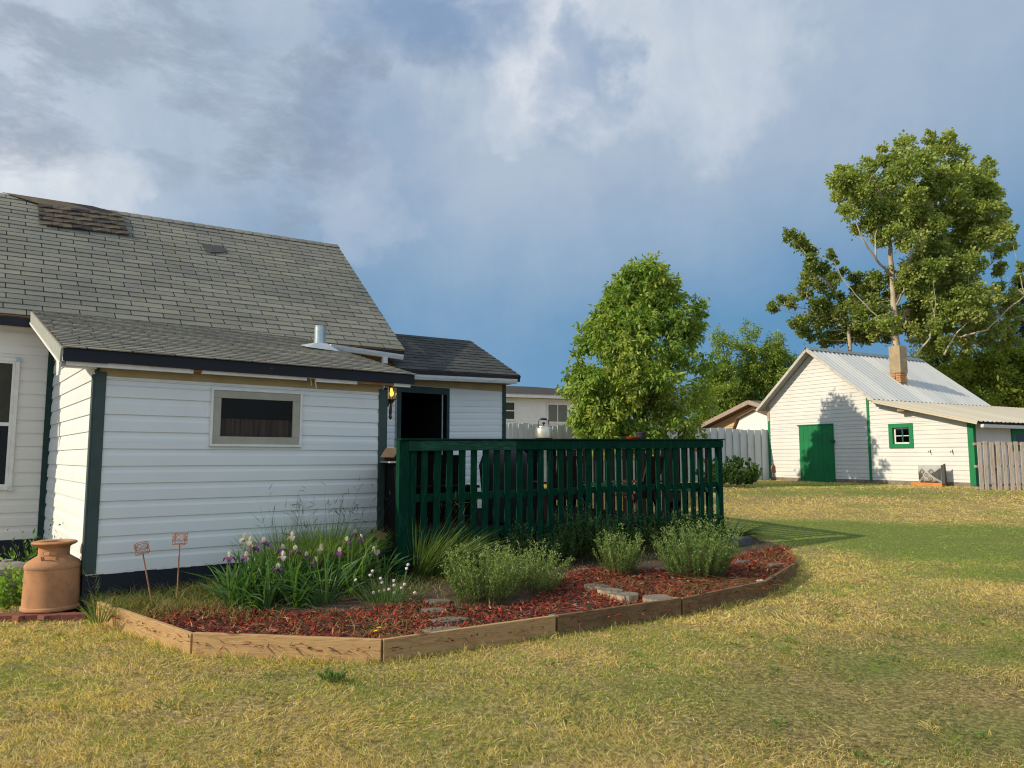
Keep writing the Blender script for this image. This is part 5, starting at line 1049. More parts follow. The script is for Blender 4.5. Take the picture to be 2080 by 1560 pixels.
simple_tree('shrub','dark green shrub low between box elder and tan garage',[(780,1425,1465),(830,1410,1500),(880,1400,1520)],48.,40,.8,130,.16,.08,[(.13,.20,.03),(.17,.24,.04)],1450,'bushes behind the buildings','shrub',sub=7)
BR=[(.19,.26,.035),(.24,.295,.045),(.15,.205,.03),(.30,.33,.06)]
for rws,px,lab in (([(725,1960,1992),(760,1900,2010),(800,1890,2020),(840,1890,2030)],1955,'bright green bush right behind the far end of the shed roof'),([(712,2010,2040),(745,1985,2070),(790,1980,2090),(840,1980,2100)],2030,'tall bright bush between the shed roof bush and the spruce'),([(715,2065,2100),(760,2045,2130),(820,2040,2150)],2090,'bright green bush at the right edge of the photo above the low roof')):
    simple_tree('bush',lab,rws,36.,60,.7,260,.17,.10,BR,px,'bushes behind the buildings','bush',sub=8,droop=.2)
simple_tree('bush','shaded bush in the gap below the tall cottonwood',[(700,1880,1930),(740,1850,1960),(800,1850,1970)],39.,40,.7,240,.17,.10,[(.13,.19,.035),(.17,.22,.04)],1905,'bushes behind the buildings','bush',sub=8)
# spruce at the right edge
sb_=at(2098,960,37.); sb_[2]=.8; SP=thing('spruce_tree','dark spruce tree cut off by the right edge of the photo','tree',sb_,0); top=at(2098,560,37.)[2]-.8
mb=MB(); mb.tube([(0,0,0),(0,0,top)],[.2,.02],8); mb.build('trunk',BARK,SP)
P=[];D=[]
for i in range(230):
    z=top*(.12+.86*(i/230)); r=(top-z)*.21+.25; a=RNG.random()*2*PI; K_=46; s=RNG.random(K_)**.7; d=np.array([math.cos(a),math.sin(a),-.25]); p=np.outer(s*r,d)+np.array([0,0,z])+RNG.normal(size=(K_,3))*np.array([.07,.07,.05]); P.append(p); D.append(unit(np.tile(d,(K_,1))+RNG.normal(size=(K_,3))*.5))
P=np.concatenate(P);D=np.concatenate(D);n=len(P); v=leaf_quads(P,D,unit(np.cross(D,rdir(n))),RNG.uniform(.14,.3,n),RNG.uniform(.03,.06,n),palette(n,[(.018,.032,.022),(.028,.045,.028)],.3)); raw_mesh('crown',v[0],4,v[1],v[2],v[3],LEAF,SP)
# ================================================================== PLANTS IN THE BED
def ground_at(x,y,bed=True):
    return float(bedz(np.array([x]),np.array([y]))[0]) if bed else gz(x,y)
def on_bed(px,py):
    z=.1
    for _ in range(30):
        r=ray(px,py); t=(CAM[2]-z)/-r[2]; q=CAM+r*t; z=ground_at(q[0],q[1])
    return np.array([q[0],q[1],z])
def stems_bush(name,label,px,py,wpx,hpx,nst,cols,group,leafL=.038,leafW=.010,per=34,spread=.5,buds=None,tip=1.,cat='bush',base=None,stemc=(.12,.12,.045),arch=.1,depth=.7):
    b=on_bed(px,py) if base is None else np.array(base); sc=b[1]/FPX; W_=wpx*sc*.5; Hh=hpx*sc
    t=thing(name,label,cat,b,0,group); n=nst
    a=RNG.random(n)*2*PI; f=RNG.random(n)**.5; bx_=np.stack([np.cos(a)*f*W_*.62,np.sin(a)*f*W_*.62*depth,np.zeros(n)],1)
    tp_=np.stack([np.cos(a)*f*W_,np.sin(a)*f*W_*depth,Hh*(1-.35*f**2)*RNG.uniform(.5,1.08,n)],1)
    L=np.linalg.norm(tp_-bx_,axis=1); D=(tp_-bx_)/L[:,None]; bend=np.stack([np.cos(a)*f*arch,np.sin(a)*f*arch,-np.abs(RNG.normal(size=n))*.03],1)
    v=blades(bx_-np.array([0,0,.03]),D,L,np.full(n,.005),bend,palette(n,[stemc],.2),seg=3); raw_mesh('stems',v[0],7,v[1],v[2],v[3],LEAF,t)
    idx=np.repeat(np.arange(n),per); s=RNG.uniform(.15,1.0,len(idx))[:,None]; P=bx_[idx]+D[idx]*L[idx][:,None]*s+bend[idx]*L[idx][:,None]*s*s
    m=len(idx); d=unit(rdir(m)*np.array([1,1,.5])+np.array([0,0,.55])+D[idx]*.3); S=unit(np.cross(d,rdir(m)))
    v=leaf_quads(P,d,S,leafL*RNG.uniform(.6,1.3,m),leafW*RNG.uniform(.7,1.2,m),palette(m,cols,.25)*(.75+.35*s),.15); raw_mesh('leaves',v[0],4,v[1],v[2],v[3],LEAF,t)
    if buds:
        k=3; idx=np.repeat(np.arange(n),k); m=len(idx); P=bx_[idx]+D[idx]*L[idx][:,None]+bend[idx]*L[idx][:,None]+RNG.normal(size=(m,3))*.015
        d=rdir(m); v=leaf_quads(P,d,unit(np.cross(d,rdir(m))),np.full(m,.016),np.full(m,.013),palette(m,[buds],.2),.3); tag(raw_mesh('buds',v[0],4,v[1],v[2],v[3],LEAF,t),kind='stuff')
    return t
AST=[(.13,.20,.05),(.165,.24,.065),(.095,.155,.04),(.21,.27,.09)]
gb='bushy aster plants in the mulch'
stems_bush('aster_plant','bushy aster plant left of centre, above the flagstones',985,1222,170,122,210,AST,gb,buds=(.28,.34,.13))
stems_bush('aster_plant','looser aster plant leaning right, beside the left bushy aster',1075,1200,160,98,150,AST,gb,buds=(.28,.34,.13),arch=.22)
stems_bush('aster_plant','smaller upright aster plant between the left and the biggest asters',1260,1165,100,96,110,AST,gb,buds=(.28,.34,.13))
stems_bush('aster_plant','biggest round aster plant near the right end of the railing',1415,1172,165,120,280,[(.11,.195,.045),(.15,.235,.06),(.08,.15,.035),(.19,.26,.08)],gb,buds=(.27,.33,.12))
def slat_base(px,off=.22):
    x=dloc(px,1000)[0]; q=dw(x,-off,0); q[2]=ground_at(q[0],q[1]); return q
DKF=[(.035,.085,.02),(.05,.11,.025),(.03,.065,.02)]
gf='dark leafy perennials along the railing'
stems_bush('perennial_plant','feathery dark green plant against the slats in the middle',1165,1125,130,115,110,DKF,gf,.055,.013,36,base=slat_base(1165))
stems_bush('perennial_plant','low dark plant against the slats behind the smaller aster',1300,1108,150,85,100,DKF,gf,.05,.014,32,base=slat_base(1300))
stems_bush('perennial_plant','sprig with bright rounded leaves standing up before the slats',1340,1095,44,105,8,[(.14,.20,.045),(.18,.23,.06)],gf,.055,.03,18,base=slat_base(1338,.3))
stems_bush('perennial_plant','small dark plant at the foot of the grass clump by the deck post',845,1165,120,50,40,[(.05,.10,.022),(.07,.13,.03)],gf,.07,.012,20)
def grass_clump(name,label,base,n,H_,W_,lean,cols,group=None,seeds=0,width=.006,droop=.55,tip=(.32,.32,.14)):
    t=thing(name,label,'grass clump',base,0,group); a=RNG.random(n)*2*PI; f=RNG.random(n)**.6
    P=np.stack([np.cos(a)*f*W_*.25,np.sin(a)*f*W_*.25,np.full(n,-.02)],1); D=unit(np.stack([np.cos(a)*f*.55+lean[0],np.sin(a)*f*.55+lean[1],np.ones(n)],1)); L=H_*RNG.uniform(.45,1.1,n)
    bend=np.stack([np.cos(a)*f*.35+lean[0]*.8,np.sin(a)*f*.35,-droop*RNG.uniform(.2,1,n)],1)*RNG.uniform(.2,1,(n,1)); C=palette(n,cols,.25)
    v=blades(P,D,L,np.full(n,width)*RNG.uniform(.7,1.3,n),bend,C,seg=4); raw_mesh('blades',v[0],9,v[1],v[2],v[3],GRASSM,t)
    if seeds:
        m=seeds; a=RNG.random(m)*2*PI; f=RNG.random(m); P=np.stack([np.cos(a)*f*W_*.3,np.sin(a)*f*W_*.3,np.zeros(m)],1); D=unit(np.stack([np.cos(a)*f*.25+lean[0],np.sin(a)*f*.2,np.ones(m)],1)); L=H_*RNG.uniform(1.1,1.5,m)
        bd=np.stack([np.cos(a)*.12+lean[0]*.3,np.sin(a)*.1,-.05*np.ones(m)],1); v1=blades(P,D,L,np.full(m,.0035),bd,palette(m,[(.10,.12,.05)],.2),seg=4)
        tipp=P+D*L[:,None]+bd*L[:,None]; k=3; idx=np.repeat(np.arange(m),k); d=unit(D[idx]*.6+rdir(m*k)*.6); P2=P[idx]+D[idx]*L[idx][:,None]*RNG.uniform(.6,1,(m*k,1))+bd[idx]*L[idx][:,None]*.7
        v2=leaf_quads(P2,d,unit(np.cross(d,rdir(m*k))),RNG.uniform(.06,.16,m*k),np.full(m*k,.005),palette(m*k,[(.06,.09,.05),(.10,.13,.05)],.3),.05); v=join_raw([v1,v2]); raw_mesh('seed_stalks',v[0],0,v[1],v[2],v[3],GRASSM,t)
    return t
GR=[(.12,.20,.05),(.16,.24,.06),(.20,.27,.09),(.09,.15,.04)]
def hb_(px,py,y): q=wld(F(px,py,y)); return np.array([q[0],q[1],ground_at(q[0],q[1])])
gg='tall grasses at the back of the bed'
grass_clump('tall_grass','tall feathery grass behind the irises against the white wall',hb_(670,1130,-.42),2300,.80,1.25,(.10,0),[(.19,.29,.075),(.25,.34,.11),(.13,.21,.055)],gg,30,.005,.5)
grass_clump('tall_grass','thin tall grass with drooping stalks left of the tall feathery one',hb_(590,1130,-.42),1300,.76,.95,(.06,0),[(.15,.23,.06),(.20,.28,.09)],gg,12,.006,.4)
grass_clump('tall_grass','arching grass clump leaning right before the left railing slats',on_bed(868,1168),1100,.78,.85,(.34,0),GR,gg,9,.007,.5)
grass_clump('tall_grass','coarse grass tuft in the corner where bed edge meets the base board',on_bed(222,1262)+np.array([-.12,.06,0]),70,.30,.3,(.05,0),GR,gg,4,.006,.4)
for px_2,py_2,w_2,h_2,lb_2 in ((930,1128,90,60,'dark feathery plant behind the arching grass by the left slats'),(1050,1122,110,70,'dark feathery plant behind the looser aster'),(1110,1112,80,60,'small dark plant between the slats and the looser aster'),(1235,1110,80,58,'dark plant at the slats between the middle plant and the smaller aster'),(1400,1092,100,60,'dark plant at the slats behind the biggest aster')):
    stems_bush('perennial_plant',lb_2,px_2,py_2,w_2*1.2,h_2*1.35,80,DKF,gf,.05,.013,30,base=slat_base(px_2))
# irises
def iris(base,flow,label,nl,seed):
    t=thing('iris_plant',label,'iris',base,0,'bearded irises in front of the lean-to wall'); n=nl; r=np.random.default_rng(seed)
    a=r.uniform(0,PI); fan=np.linspace(-1,1,n)+r.normal(size=n)*.15
    P=np.stack([np.cos(a)*fan*.07,np.sin(a)*fan*.05,np.full(n,-.03)],1); D=unit(np.stack([np.cos(a)*fan*.62+r.normal(size=n)*.12,np.sin(a)*fan*.5+r.normal(size=n)*.15,np.ones(n)],1)); L=r.uniform(.38,.78,n)*(.75+.25*r.random(n))
    bend=np.stack([np.cos(a)*fan*.45,np.sin(a)*fan*.4,-np.abs(fan)*.6*r.uniform(.1,1.7,n)-.12*r.random(n)],1)+r.normal(size=(n,3))*np.array([.16,.16,.03]); C=palette(n,[(.055,.135,.035),(.075,.165,.04),(.12,.21,.05),(.045,.105,.038)],.2)
    v=blades(P,D,L,r.uniform(.018,.032,n),bend,C,tipc=C*1.1,seg=5); raw_mesh('leaves',v[0],11,v[1],v[2],v[3],LEAF,t)
    if flow is None: return t
    fl_=np.array(flow)-base; mb=MB(); mb.tube([(0,0,-.02),tuple(fl_*.5+np.array([.01,0,.02])),tuple(fl_)],[.006,.005,.004],6); mb.build('stalk',mat('iris_stalk',(.12,.20,.06),(.10,.16,.05),9) if 'iris_stalk' not in bpy.data.materials else bpy.data.materials['iris_stalk'],t)
    parts=[]
    def petal(az,el,L_,W2,col,tipc,curl):
        N_=5; vs=[];cl=[]; ax=np.array([math.cos(az),math.sin(az),0]); sd=np.array([-math.sin(az),math.cos(az),0])
        for i in range(N_+1):
            s=i/N_; ang=el+curl*s; c=ax*L_*(s*math.cos(el+curl*s*.5))+np.array([0,0,1])*L_*(s*math.sin(el+curl*s*.5)); w=W2*math.sin(PI*min(.08+s*.86,1))**.7
            up=np.array([0,0,1])*math.cos(ang)-ax*math.sin(ang)
            for u in (-1,0,1): vs.append(fl_+c+sd*w*u*.5+up*(.006*abs(u))*r.uniform(.3,1.8)); cl.append(np.array(col)*(1-s)+np.array(tipc)*s)
        lp=[]
        for i in range(N_):
            for u in range(2): q=i*3+u; lp+= [q,q+1,q+4,q+3]
        parts.append((np.array(vs),np.array(lp),np.full(N_*2,4),np.array(cl)))
    wh=(.60,.58,.56); az0=r.uniform(0,2)
    faded=r.random()<.3
    for k in range(3):
        petal(az0+k*2.094,1.0,.060,.050,wh,wh,.9)
        pu=(.085,.004,.11) if not faded else (.25,.2,.2); petal(az0+1.047+k*2.094,.15,.074,.058,(.60,.55,.52) if faded else (.30,.10,.32),pu,-1.5)
    v=join_raw(parts); o=raw_mesh('flower',v[0],0,v[1],v[2],v[3],PETAL,t); o.data.shade_smooth()
    return t
fpx=[(466,1132),(497,1094),(509,1100),(536,1102),(515,1112),(500,1131),(594,1090),(575,1130),(565,1155),(574,1116),(622,1131),(652,1115),(641,1142),(722,1085),(733,1095),(690,1122),(760,1120),(768,1127),(600,1118),(705,1100)]
where=['leftmost white and purple iris, reaching over the base board','white iris high on the left of the clump','white iris with purple falls beside the high left one','purple lipped iris to the right of the two high left ones','pale faded iris just below the high left blooms','purple iris low on the left, facing the wall','white iris standing highest at the middle of the clump','pale iris in the middle front of the clump','front iris with the darkest purple falls, nearest the edging board','small purple iris between the left and the middle blooms','faded white iris right of the front bloom','white and purple iris at the centre right of the clump','low purple iris below the centre right one','iris with a violet edge high at the right before the wall','white iris hanging beside the violet edged one','small white iris in the grass at the right of the clump','pale lilac iris low at the right near the clay tile','white iris at the far right end of the clump','buff iris hidden among the leaves near the middle','white iris bud in the tall grass on the right']
rnd=random.Random(5)
for i,((px,py),lb) in enumerate(zip(fpx,where)):
    yl=-.75-(py-1085)/70*.45+rnd.uniform(-.1,.1); q=wld(F(px,py,yl)); b=np.array([q[0]+rnd.uniform(-.04,.04),q[1]+rnd.uniform(-.03,.03),0]); b[2]=ground_at(b[0],b[1]); iris(b,q,lb,22+i%4,100+i)
for i,(px,py,lb) in enumerate(((486,1236,'iris fan with broad arching leaves at the front left of the clump'),(540,1236,'flowerless iris fan in the front middle of the clump'),(600,1232,'flowerless iris fan right of the front middle one'),(660,1226,'flowerless iris fan before the pink chives'),(515,1222,'flowerless iris fan behind the front left one'),(575,1216,'flowerless iris fan deep in the middle of the clump'),(640,1212,'flowerless dark iris fan below the faded blooms'),(710,1208,'flowerless iris fan at the right of the clump'),(470,1222,'flowerless iris fan leaning left over the mulch'),(545,1205,'tall flowerless iris fan at the back left of the clump'),(610,1200,'tall flowerless iris fan at the back middle of the clump'),(675,1196,'tall flowerless iris fan at the back right of the clump'),(735,1192,'flowerless iris fan beside the clay tile'))):
    iris(on_bed(px,py),None,lb,38,300+i)
# chives
cb_=on_bed(785,1222); t=thing('chive_clump','clump of chives with small round pale pink flowers','chives',cb_,0); n=260
P=np.stack([RNG.normal(size=n)*.13,RNG.normal(size=n)*.10,np.full(n,-.02)],1); D=unit(np.stack([P[:,0]*2.2+RNG.normal(size=n)*.12,P[:,1]*2+RNG.normal(size=n)*.12,np.ones(n)],1)); v=blades(P,D,RNG.uniform(.15,.36,n),np.full(n,.005),np.stack([P[:,0]*2,P[:,1],-.2*RNG.random(n)],1),palette(n,[(.10,.19,.06),(.14,.23,.08),(.07,.13,.05)],.2),seg=4); raw_mesh('leaves',v[0],9,v[1],v[2],v[3],GRASSM,t)
PINK=mat('pale_pink_florets',(.62,.42,.50),(.70,.62,.60),60,rough=.8,bmp=.5); STK=mat('chive_stalk',(.12,.19,.07),(.1,.15,.05),9)
for px,py in ((757,1160),(752,1168),(773,1175),(776,1183),(800,1180),(801,1189),(790,1197),(780,1199),(771,1201),(801,1204),(816,1194),(822,1187),(826,1155),(829,1147),(759,1204),(723,1178),(843,1204),(834,1218)):
    q=at(px,py,cb_[1]+RNG.uniform(-.12,.12)); d_=q-cb_; mb=MB(); mb.tube([(d_[0]*.55,d_[1]*.5,0),tuple(d_*np.array([.85,.85,.55])),tuple(d_)],.0025,5); s=mb.build('stalk',STK,t)
    me=MB(); vs=[]; R=.017
    for ph in range(7):
        th=PI*(ph+.5)/7
        for k in range(9): a=2*PI*k/9+ph*.3; rr=R*(1+RNG.uniform(-.16,.16)); vs.append(d_+np.array([rr*math.sin(th)*math.cos(a),rr*math.sin(th)*math.sin(a),rr*.9*math.cos(th)]))
    fs=[(p*9+k,p*9+(k+1)%9,(p+1)*9+(k+1)%9,(p+1)*9+k) for p in range(6) for k in range(9)]+[tuple(range(9))[::-1],tuple(range(54,63))]; me.add(vs,fs); me.build('flower',PINK,s)
YEL=mat('yellow_petals',(.80,.62,.01),(.7,.5,.01),30,rough=.7)
for px,py,by,lb in ((770,1276,1290,'upper yellow dandelion flower of the pair by the front board'),(762,1283,1294,'lower yellow dandelion flower of the pair by the front board'),(1530,1155,1166,'yellow flower on the mulch near the right tip of the bed')):
    b=on_bed(px,by); q=at(px,py,b[1]); t=thing('yellow_flower',lb,'flower',b,0,'yellow flowers in the mulch'); d_=q-b; mb=MB(); mb.tube([(0,0,-.02),tuple(d_)],.0025,5); mb.build('stalk',STK,t); R=.026
    mb=MB()
    for ring_ in range(3):
        for k in range(14): a=2*PI*k/14+ring_*.2; r1=R*(1-.27*ring_); u=np.array([math.cos(a),math.sin(a),.25+.4*ring_]); u/=np.linalg.norm(u); sdd=np.array([-math.sin(a),math.cos(a),0]); mb.add([d_,d_+u*r1*.7+sdd*.005,d_+u*r1,d_+u*r1*.7-sdd*.005],[(0,1,2,3)])
    mb.build('petals',YEL,t)
# leafy plants left of the milk can
PL_=[(.14,.25,.04),(.18,.30,.05),(.10,.19,.03),(.22,.33,.07)]
gl_='leafy plants left of the milk can'
b=gp(22,1250); b[1]+=.15; stems_bush('leafy_plant','low bright leafy plant on the brick edge beside the milk can',0,0,120,95,34,PL_,gl_,.075,.035,16,base=b,cat='plant')
b=gp(45,1215); b[1]+=.25; stems_bush('leafy_plant','mid green leafy plant behind the milk can and the urn',0,0,120,130,36,[(.08,.16,.03),(.12,.21,.04),(.06,.12,.025)],gl_,.07,.03,18,base=b,cat='plant')
b=gp(12,1205); b[1]+=.5; stems_bush('leafy_plant','tall plant with small drooping leaflets against the main wall',0,0,110,150,10,[(.045,.09,.03),(.06,.12,.03)],gl_,.05,.018,18,base=b,cat='plant',arch=.45)
b=at(1484,1060,11.9); b[2]=gz(b[0],b[1])+.02; t=thing('daylily_clump','dark arching daylily leaves at the right end of the deck railing','plant',b,0); n=90; a=RNG.random(n)*2*PI; D=unit(np.stack([np.cos(a)*.45,np.sin(a)*.45,np.ones(n)],1)); v=blades(np.stack([np.cos(a)*.08,np.sin(a)*.08,np.zeros(n)],1),D,RNG.uniform(.35,.7,n),RNG.uniform(.014,.024,n),np.stack([np.cos(a)*.7,np.sin(a)*.7,-.75*RNG.uniform(.4,1,n)],1),palette(n,[(.035,.08,.02),(.055,.11,.028)],.25),seg=6); raw_mesh('leaves',v[0],13,v[1],v[2],v[3],LEAF,t)
stems_bush('leafy_shrub','dark broad leafed rhubarb like shrub beside the stump by the white fence',0,0,130,62,70,[(.035,.075,.016),(.05,.10,.022),(.07,.12,.03)],None,.16,.10,14,base=(at(1478,985,20.5)[0],20.5,.79),cat='shrub')
b=gp(676,1385); stems_bush('weed','small dark green weed in the dry lawn below the pale board','0' and 0,0,62,26,24,[(.09,.16,.04),(.13,.20,.05)],None,.035,.012,12,base=b,cat='weed')
# dry stalks heaped in the bed
b=on_bed(1500,1188); t=thing('dry_stalks','flattened heap of dry brown stalks near the right tip of the bed','dry stalks',b,0); n=420
P=np.stack([RNG.normal(size=n)*.32,RNG.normal(size=n)*.2,RNG.uniform(.0,.05,n)],1); a=RNG.normal(size=n)*.6+2.6; D=unit(np.stack([np.cos(a),np.sin(a),RNG.normal(size=n)*.12],1)); v=blades(P,D,RNG.uniform(.15,.4,n),np.full(n,.005),np.stack([RNG.normal(size=n)*.1,RNG.normal(size=n)*.1,-.05*np.ones(n)],1),palette(n,[(.20,.13,.07),(.13,.08,.05),(.28,.19,.10)],.3),seg=3); tag(raw_mesh('stalks',v[0],7,v[1],v[2],v[3],GRASSM,t),kind='stuff')
# loose grass and dry weeds growing through the bed
def bed_weeds():
    x,y=sample_bed(60000); l=(x-O[0])*fx[0]+(y-O[1])*fx[1]; dep=(x-O[0])*fy[0]+(y-O[1])*fy[1]
    dn=fbm(x*1.7,y*1.7,55); near=np.clip((dep+1.7)/1.2,0,1); keep=RNG.random(len(x))<(np.clip((dn-.42)*2.2,0,1)*.30+near*1.3*np.clip(dn*1.8-.2,0,1)); x=x[keep];y=y[keep];near=near[keep]; n=len(x)
    P=np.stack([x,y,bedz(x,y)-.01],1); D=unit(np.stack([RNG.normal(size=n)*.35,RNG.normal(size=n)*.35,np.ones(n)],1)); L=RNG.uniform(.04,.15,n)+near*RNG.uniform(0,.14,n)
    C=np.where((RNG.random(n)<.4+.3*near)[:,None],palette(n,[(.13,.18,.05),(.17,.21,.07),(.09,.13,.04)],.2),palette(n,[(.38,.28,.13),(.26,.18,.09),(.45,.35,.18)],.2))
    v=blades(P,D,L,np.full(n,.0055),np.stack([RNG.normal(size=n)*.35,RNG.normal(size=n)*.35,-.25*np.ones(n)],1),C,seg=3); tag(raw_mesh('bed_grass',v[0],7,v[1],v[2],v[3],GRASSM),'thin dry and green grass growing through the mulch','grass',kind='stuff')
bed_weeds()
# ================================================================== LAWN
feat=[]
for px,py,rx2,ry2,am in ((1600,1066,1.8,.8,.9),(1740,1078,2.2,.7,.85),(1850,1100,2.2,.7,.75),(1980,1125,2.0,.7,.75),(2060,1165,1.2,.5,.5),(2060,1075,3,1.0,.45),(1750,1350,.8,.45,.30),(1950,1330,1.0,.6,.35),(1600,1420,.7,.4,.2),(2000,1480,.9,.4,.30),(900,1420,.6,.3,.16),(110,1300,.8,.25,.22),(560,1400,.7,.25,.15),(1200,1520,.6,.2,.15),(250,1480,.6,.25,.15),(1700,1000,5,.9,.35),(1500,1240,.6,.3,.25),(1500,1150,.5,1.,.1),(1650,985,3,1.2,.55)):
    p=gp(px,py); feat.append((p[0],p[1],rx2,ry2,am))
worn=[]
for px,py,rx2,ry2,am in ((1720,1390,.8,.40,.95),(1960,1470,1.2,.55,1.),(1860,1400,.9,.4,.8),(1640,1330,.5,.25,.4),(1900,1320,.8,.35,.6),(2040,1250,1.,.5,.6),(1560,1480,.5,.3,.45),(1000,1440,.2,.1,.3),(820,1390,.3,.12,.5),(1250,1400,.3,.15,.35),(520,1370,.5,.12,.4),(1760,1290,.6,.2,.5),(2020,1095,1.0,.2,.5)):
    p=gp(px,py); worn.append((p[0],p[1],rx2,ry2,am))
def wornness(x,y):
    g=np.clip((fbm(x*2.3,y*2.3,88)-.64)*2.2,0,.4)
    for a,b,c,d,e in worn: g=g+e*np.exp(-((x-a)/c)**2-((y-b)/d)**2)*(.35+1.3*fbm(x*5,y*5,19,3))
    return np.clip(g,0,.92)
def greenness(x,y):
    g=(fbm(x*.9,y*.9,31)-.5)*.75+(fbm(x*4.,y*4.,77)-.5)*.5+.10
    for a,b,c,d,e in feat: g=g+e*np.exp(-((x-a)/c)**2-((y-b)/d)**2)
    return g
hp_=np.array([w2(-3.2,3.4),w2(-.0,3.4),w2(-.0,-.05),w2(AW+.05,-.05),w2(AW+.05,3.3),w2(9,3.3),w2(9,9),w2(-3.2,9)]); dp_=np.array([tuple(dw(0,-.02,0)[:2]),tuple(dw(LD,-.02,0)[:2]),tuple(dw(LD,3.6,0)[:2]),tuple(dw(0,3.6,0)[:2])])
shp=np.array([tuple((S0+gx*a+rx*b)[:2]) for a,b in ((-.2,-.03),(UW,-.03),(UW,9),(-.2,9))])
brk=gp(-60,1262); bre=gp(195,1258); brp=np.array([(brk[0],brk[1]-.02),(bre[0],bre[1]-.04),(bre[0]+.1,bre[1]+.6),(brk[0],brk[1]+1.2)])
go_=bpy.data.objects['ground'].data; gv=np.empty(len(go_.vertices)*3,np.float32); go_.vertices.foreach_get('co',gv); gv=gv.reshape(-1,3).astype(float); ga2=go_.attributes.new('green','FLOAT','POINT'); ga2.data.foreach_set('value',np.clip(greenness(gv[:,0],gv[:,1]),0,1).astype(np.float32))
STRAW=[(.76,.58,.24),(.64,.48,.19),(.86,.71,.36),(.48,.36,.15)]; GRN=[(.21,.30,.055),(.28,.36,.07),(.16,.24,.045),(.36,.41,.11)]; DRK=[(.10,.135,.04),(.14,.155,.06),(.19,.14,.075),(.08,.11,.035)]; BRN=[(.32,.22,.10),(.24,.165,.08)]
def lawn():
    parts=[]
    for y0,y1,dens,Lr,wd,seg in ((2.9,4.6,8000,(.022,.058),.0030,2),(4.6,7.2,5600,(.022,.058),.0040,2),(7.2,11.,3300,(.022,.055),.0058,2),(11.,17.,1500,(.022,.05),.009,1),(17.,31.,480,(.028,.055),.017,1)):
        hw=y1*.72+.6; n=int(dens*(y1-y0)*2*hw); y=RNG.uniform(y0,y1,n); x=RNG.uniform(-hw,hw,n); k=np.abs(x)<y*.72+.5
        for pl in (BP,hp_,dp_,shp,brp): k&=~inpoly(x,y,pl)
        cl=fbm(x*9,y*9,5,3); k&=(cl>.36)|(RNG.random(n)<.25)
        x=x[k];y=y[k];n=len(x); g=greenness(x,y); isg=RNG.random(n)<np.clip((.08 if y0<11 else -.04)+g*1.6,.03,.96); br=(RNG.random(n)<.16)
        C=np.where(isg[:,None],palette(n,GRN,.22),palette(n,STRAW,.2)); C=np.where((br&~isg)[:,None],palette(n,BRN,.2),C)
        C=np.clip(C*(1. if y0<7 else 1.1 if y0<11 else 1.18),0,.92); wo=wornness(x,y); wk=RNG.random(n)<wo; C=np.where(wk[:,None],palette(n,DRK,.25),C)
        lo=np.clip(1.-.55*wo,.3,1)*np.clip(1.15-.55*np.clip(g,0,1),.5,1.2); L=RNG.uniform(*Lr,n)*lo*(.75+.6*fbm(x*3,y*3,66,2))
        wx=(fbm(x*1.5,y*1.5,12,2)-.5)*1.6; wy=(fbm(x*1.5,y*1.5,13,2)-.5)*1.6
        D=unit(np.stack([RNG.normal(size=n)*.55+wx,RNG.normal(size=n)*.55+wy,np.full(n,.75)],1)); P=np.stack([x,y,gza(y)+(fbm(x*.8,y*.8,3)-.5)*.04-.018],1)
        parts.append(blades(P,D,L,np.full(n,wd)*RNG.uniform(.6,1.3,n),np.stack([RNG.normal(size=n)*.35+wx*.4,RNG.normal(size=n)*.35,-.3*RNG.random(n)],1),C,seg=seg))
    # scattered longer tufts and low broad weeds in the turf
    m=420; tx=RNG.uniform(-5,7,m); ty=RNG.uniform(3.1,9.5,m); k=np.abs(tx)<ty*.72+.4
    for pl in (BP,hp_,dp_,brp): k&=~inpoly(tx,ty,pl)
    tx=tx[k];ty=ty[k]; idx=np.repeat(np.arange(len(tx)),16); n=len(idx); x=tx[idx]+RNG.normal(size=n)*.025; y=ty[idx]+RNG.normal(size=n)*.025; gt=(RNG.random(len(tx))<.5)[idx]
    C=np.where(gt[:,None],palette(n,GRN,.2),palette(n,STRAW,.2)); D=unit(np.stack([RNG.normal(size=n)*.5,RNG.normal(size=n)*.5,np.ones(n)],1))
    parts.append(blades(np.stack([x,y,gza(y)-.02],1),D,RNG.uniform(.05,.10,n),np.full(n,.0042),np.stack([RNG.normal(size=n)*.5,RNG.normal(size=n)*.5,-.35*np.ones(n)],1),C,seg=3))
    m=150; tx=RNG.uniform(-5,7,m); ty=RNG.uniform(3.1,9.,m); k=np.abs(tx)<ty*.72+.4
    for pl in (BP,hp_,dp_,brp): k&=~inpoly(tx,ty,pl)
    tx=tx[k];ty=ty[k]; idx=np.repeat(np.arange(len(tx)),22); n=len(idx); r_=RNG.random(n)**.5*RNG.uniform(.03,.11,len(tx))[idx]; a=RNG.random(n)*2*PI; x=tx[idx]+np.cos(a)*r_; y=ty[idx]+np.sin(a)*r_
    D=unit(np.stack([np.cos(a)*.9,np.sin(a)*.9,RNG.uniform(.15,.7,n)],1)); S=unit(np.cross(D,np.tile(np.array([0,0,1.]),(n,1)))); v,lp,tt,c=leaf_quads(np.stack([x,y,gza(y)+RNG.uniform(.0,.015,n)],1),D,S,RNG.uniform(.018,.034,n),RNG.uniform(.010,.018,n),palette(n,[(.10,.19,.04),(.13,.23,.05),(.08,.15,.035)],.2)); parts.append((v,lp,tt,c))
    # longer unmown tufts along the boards and the walls
    edges=[(bc[i],bc[i+1]) for i in range(6)]
    xs=[];ys=[]
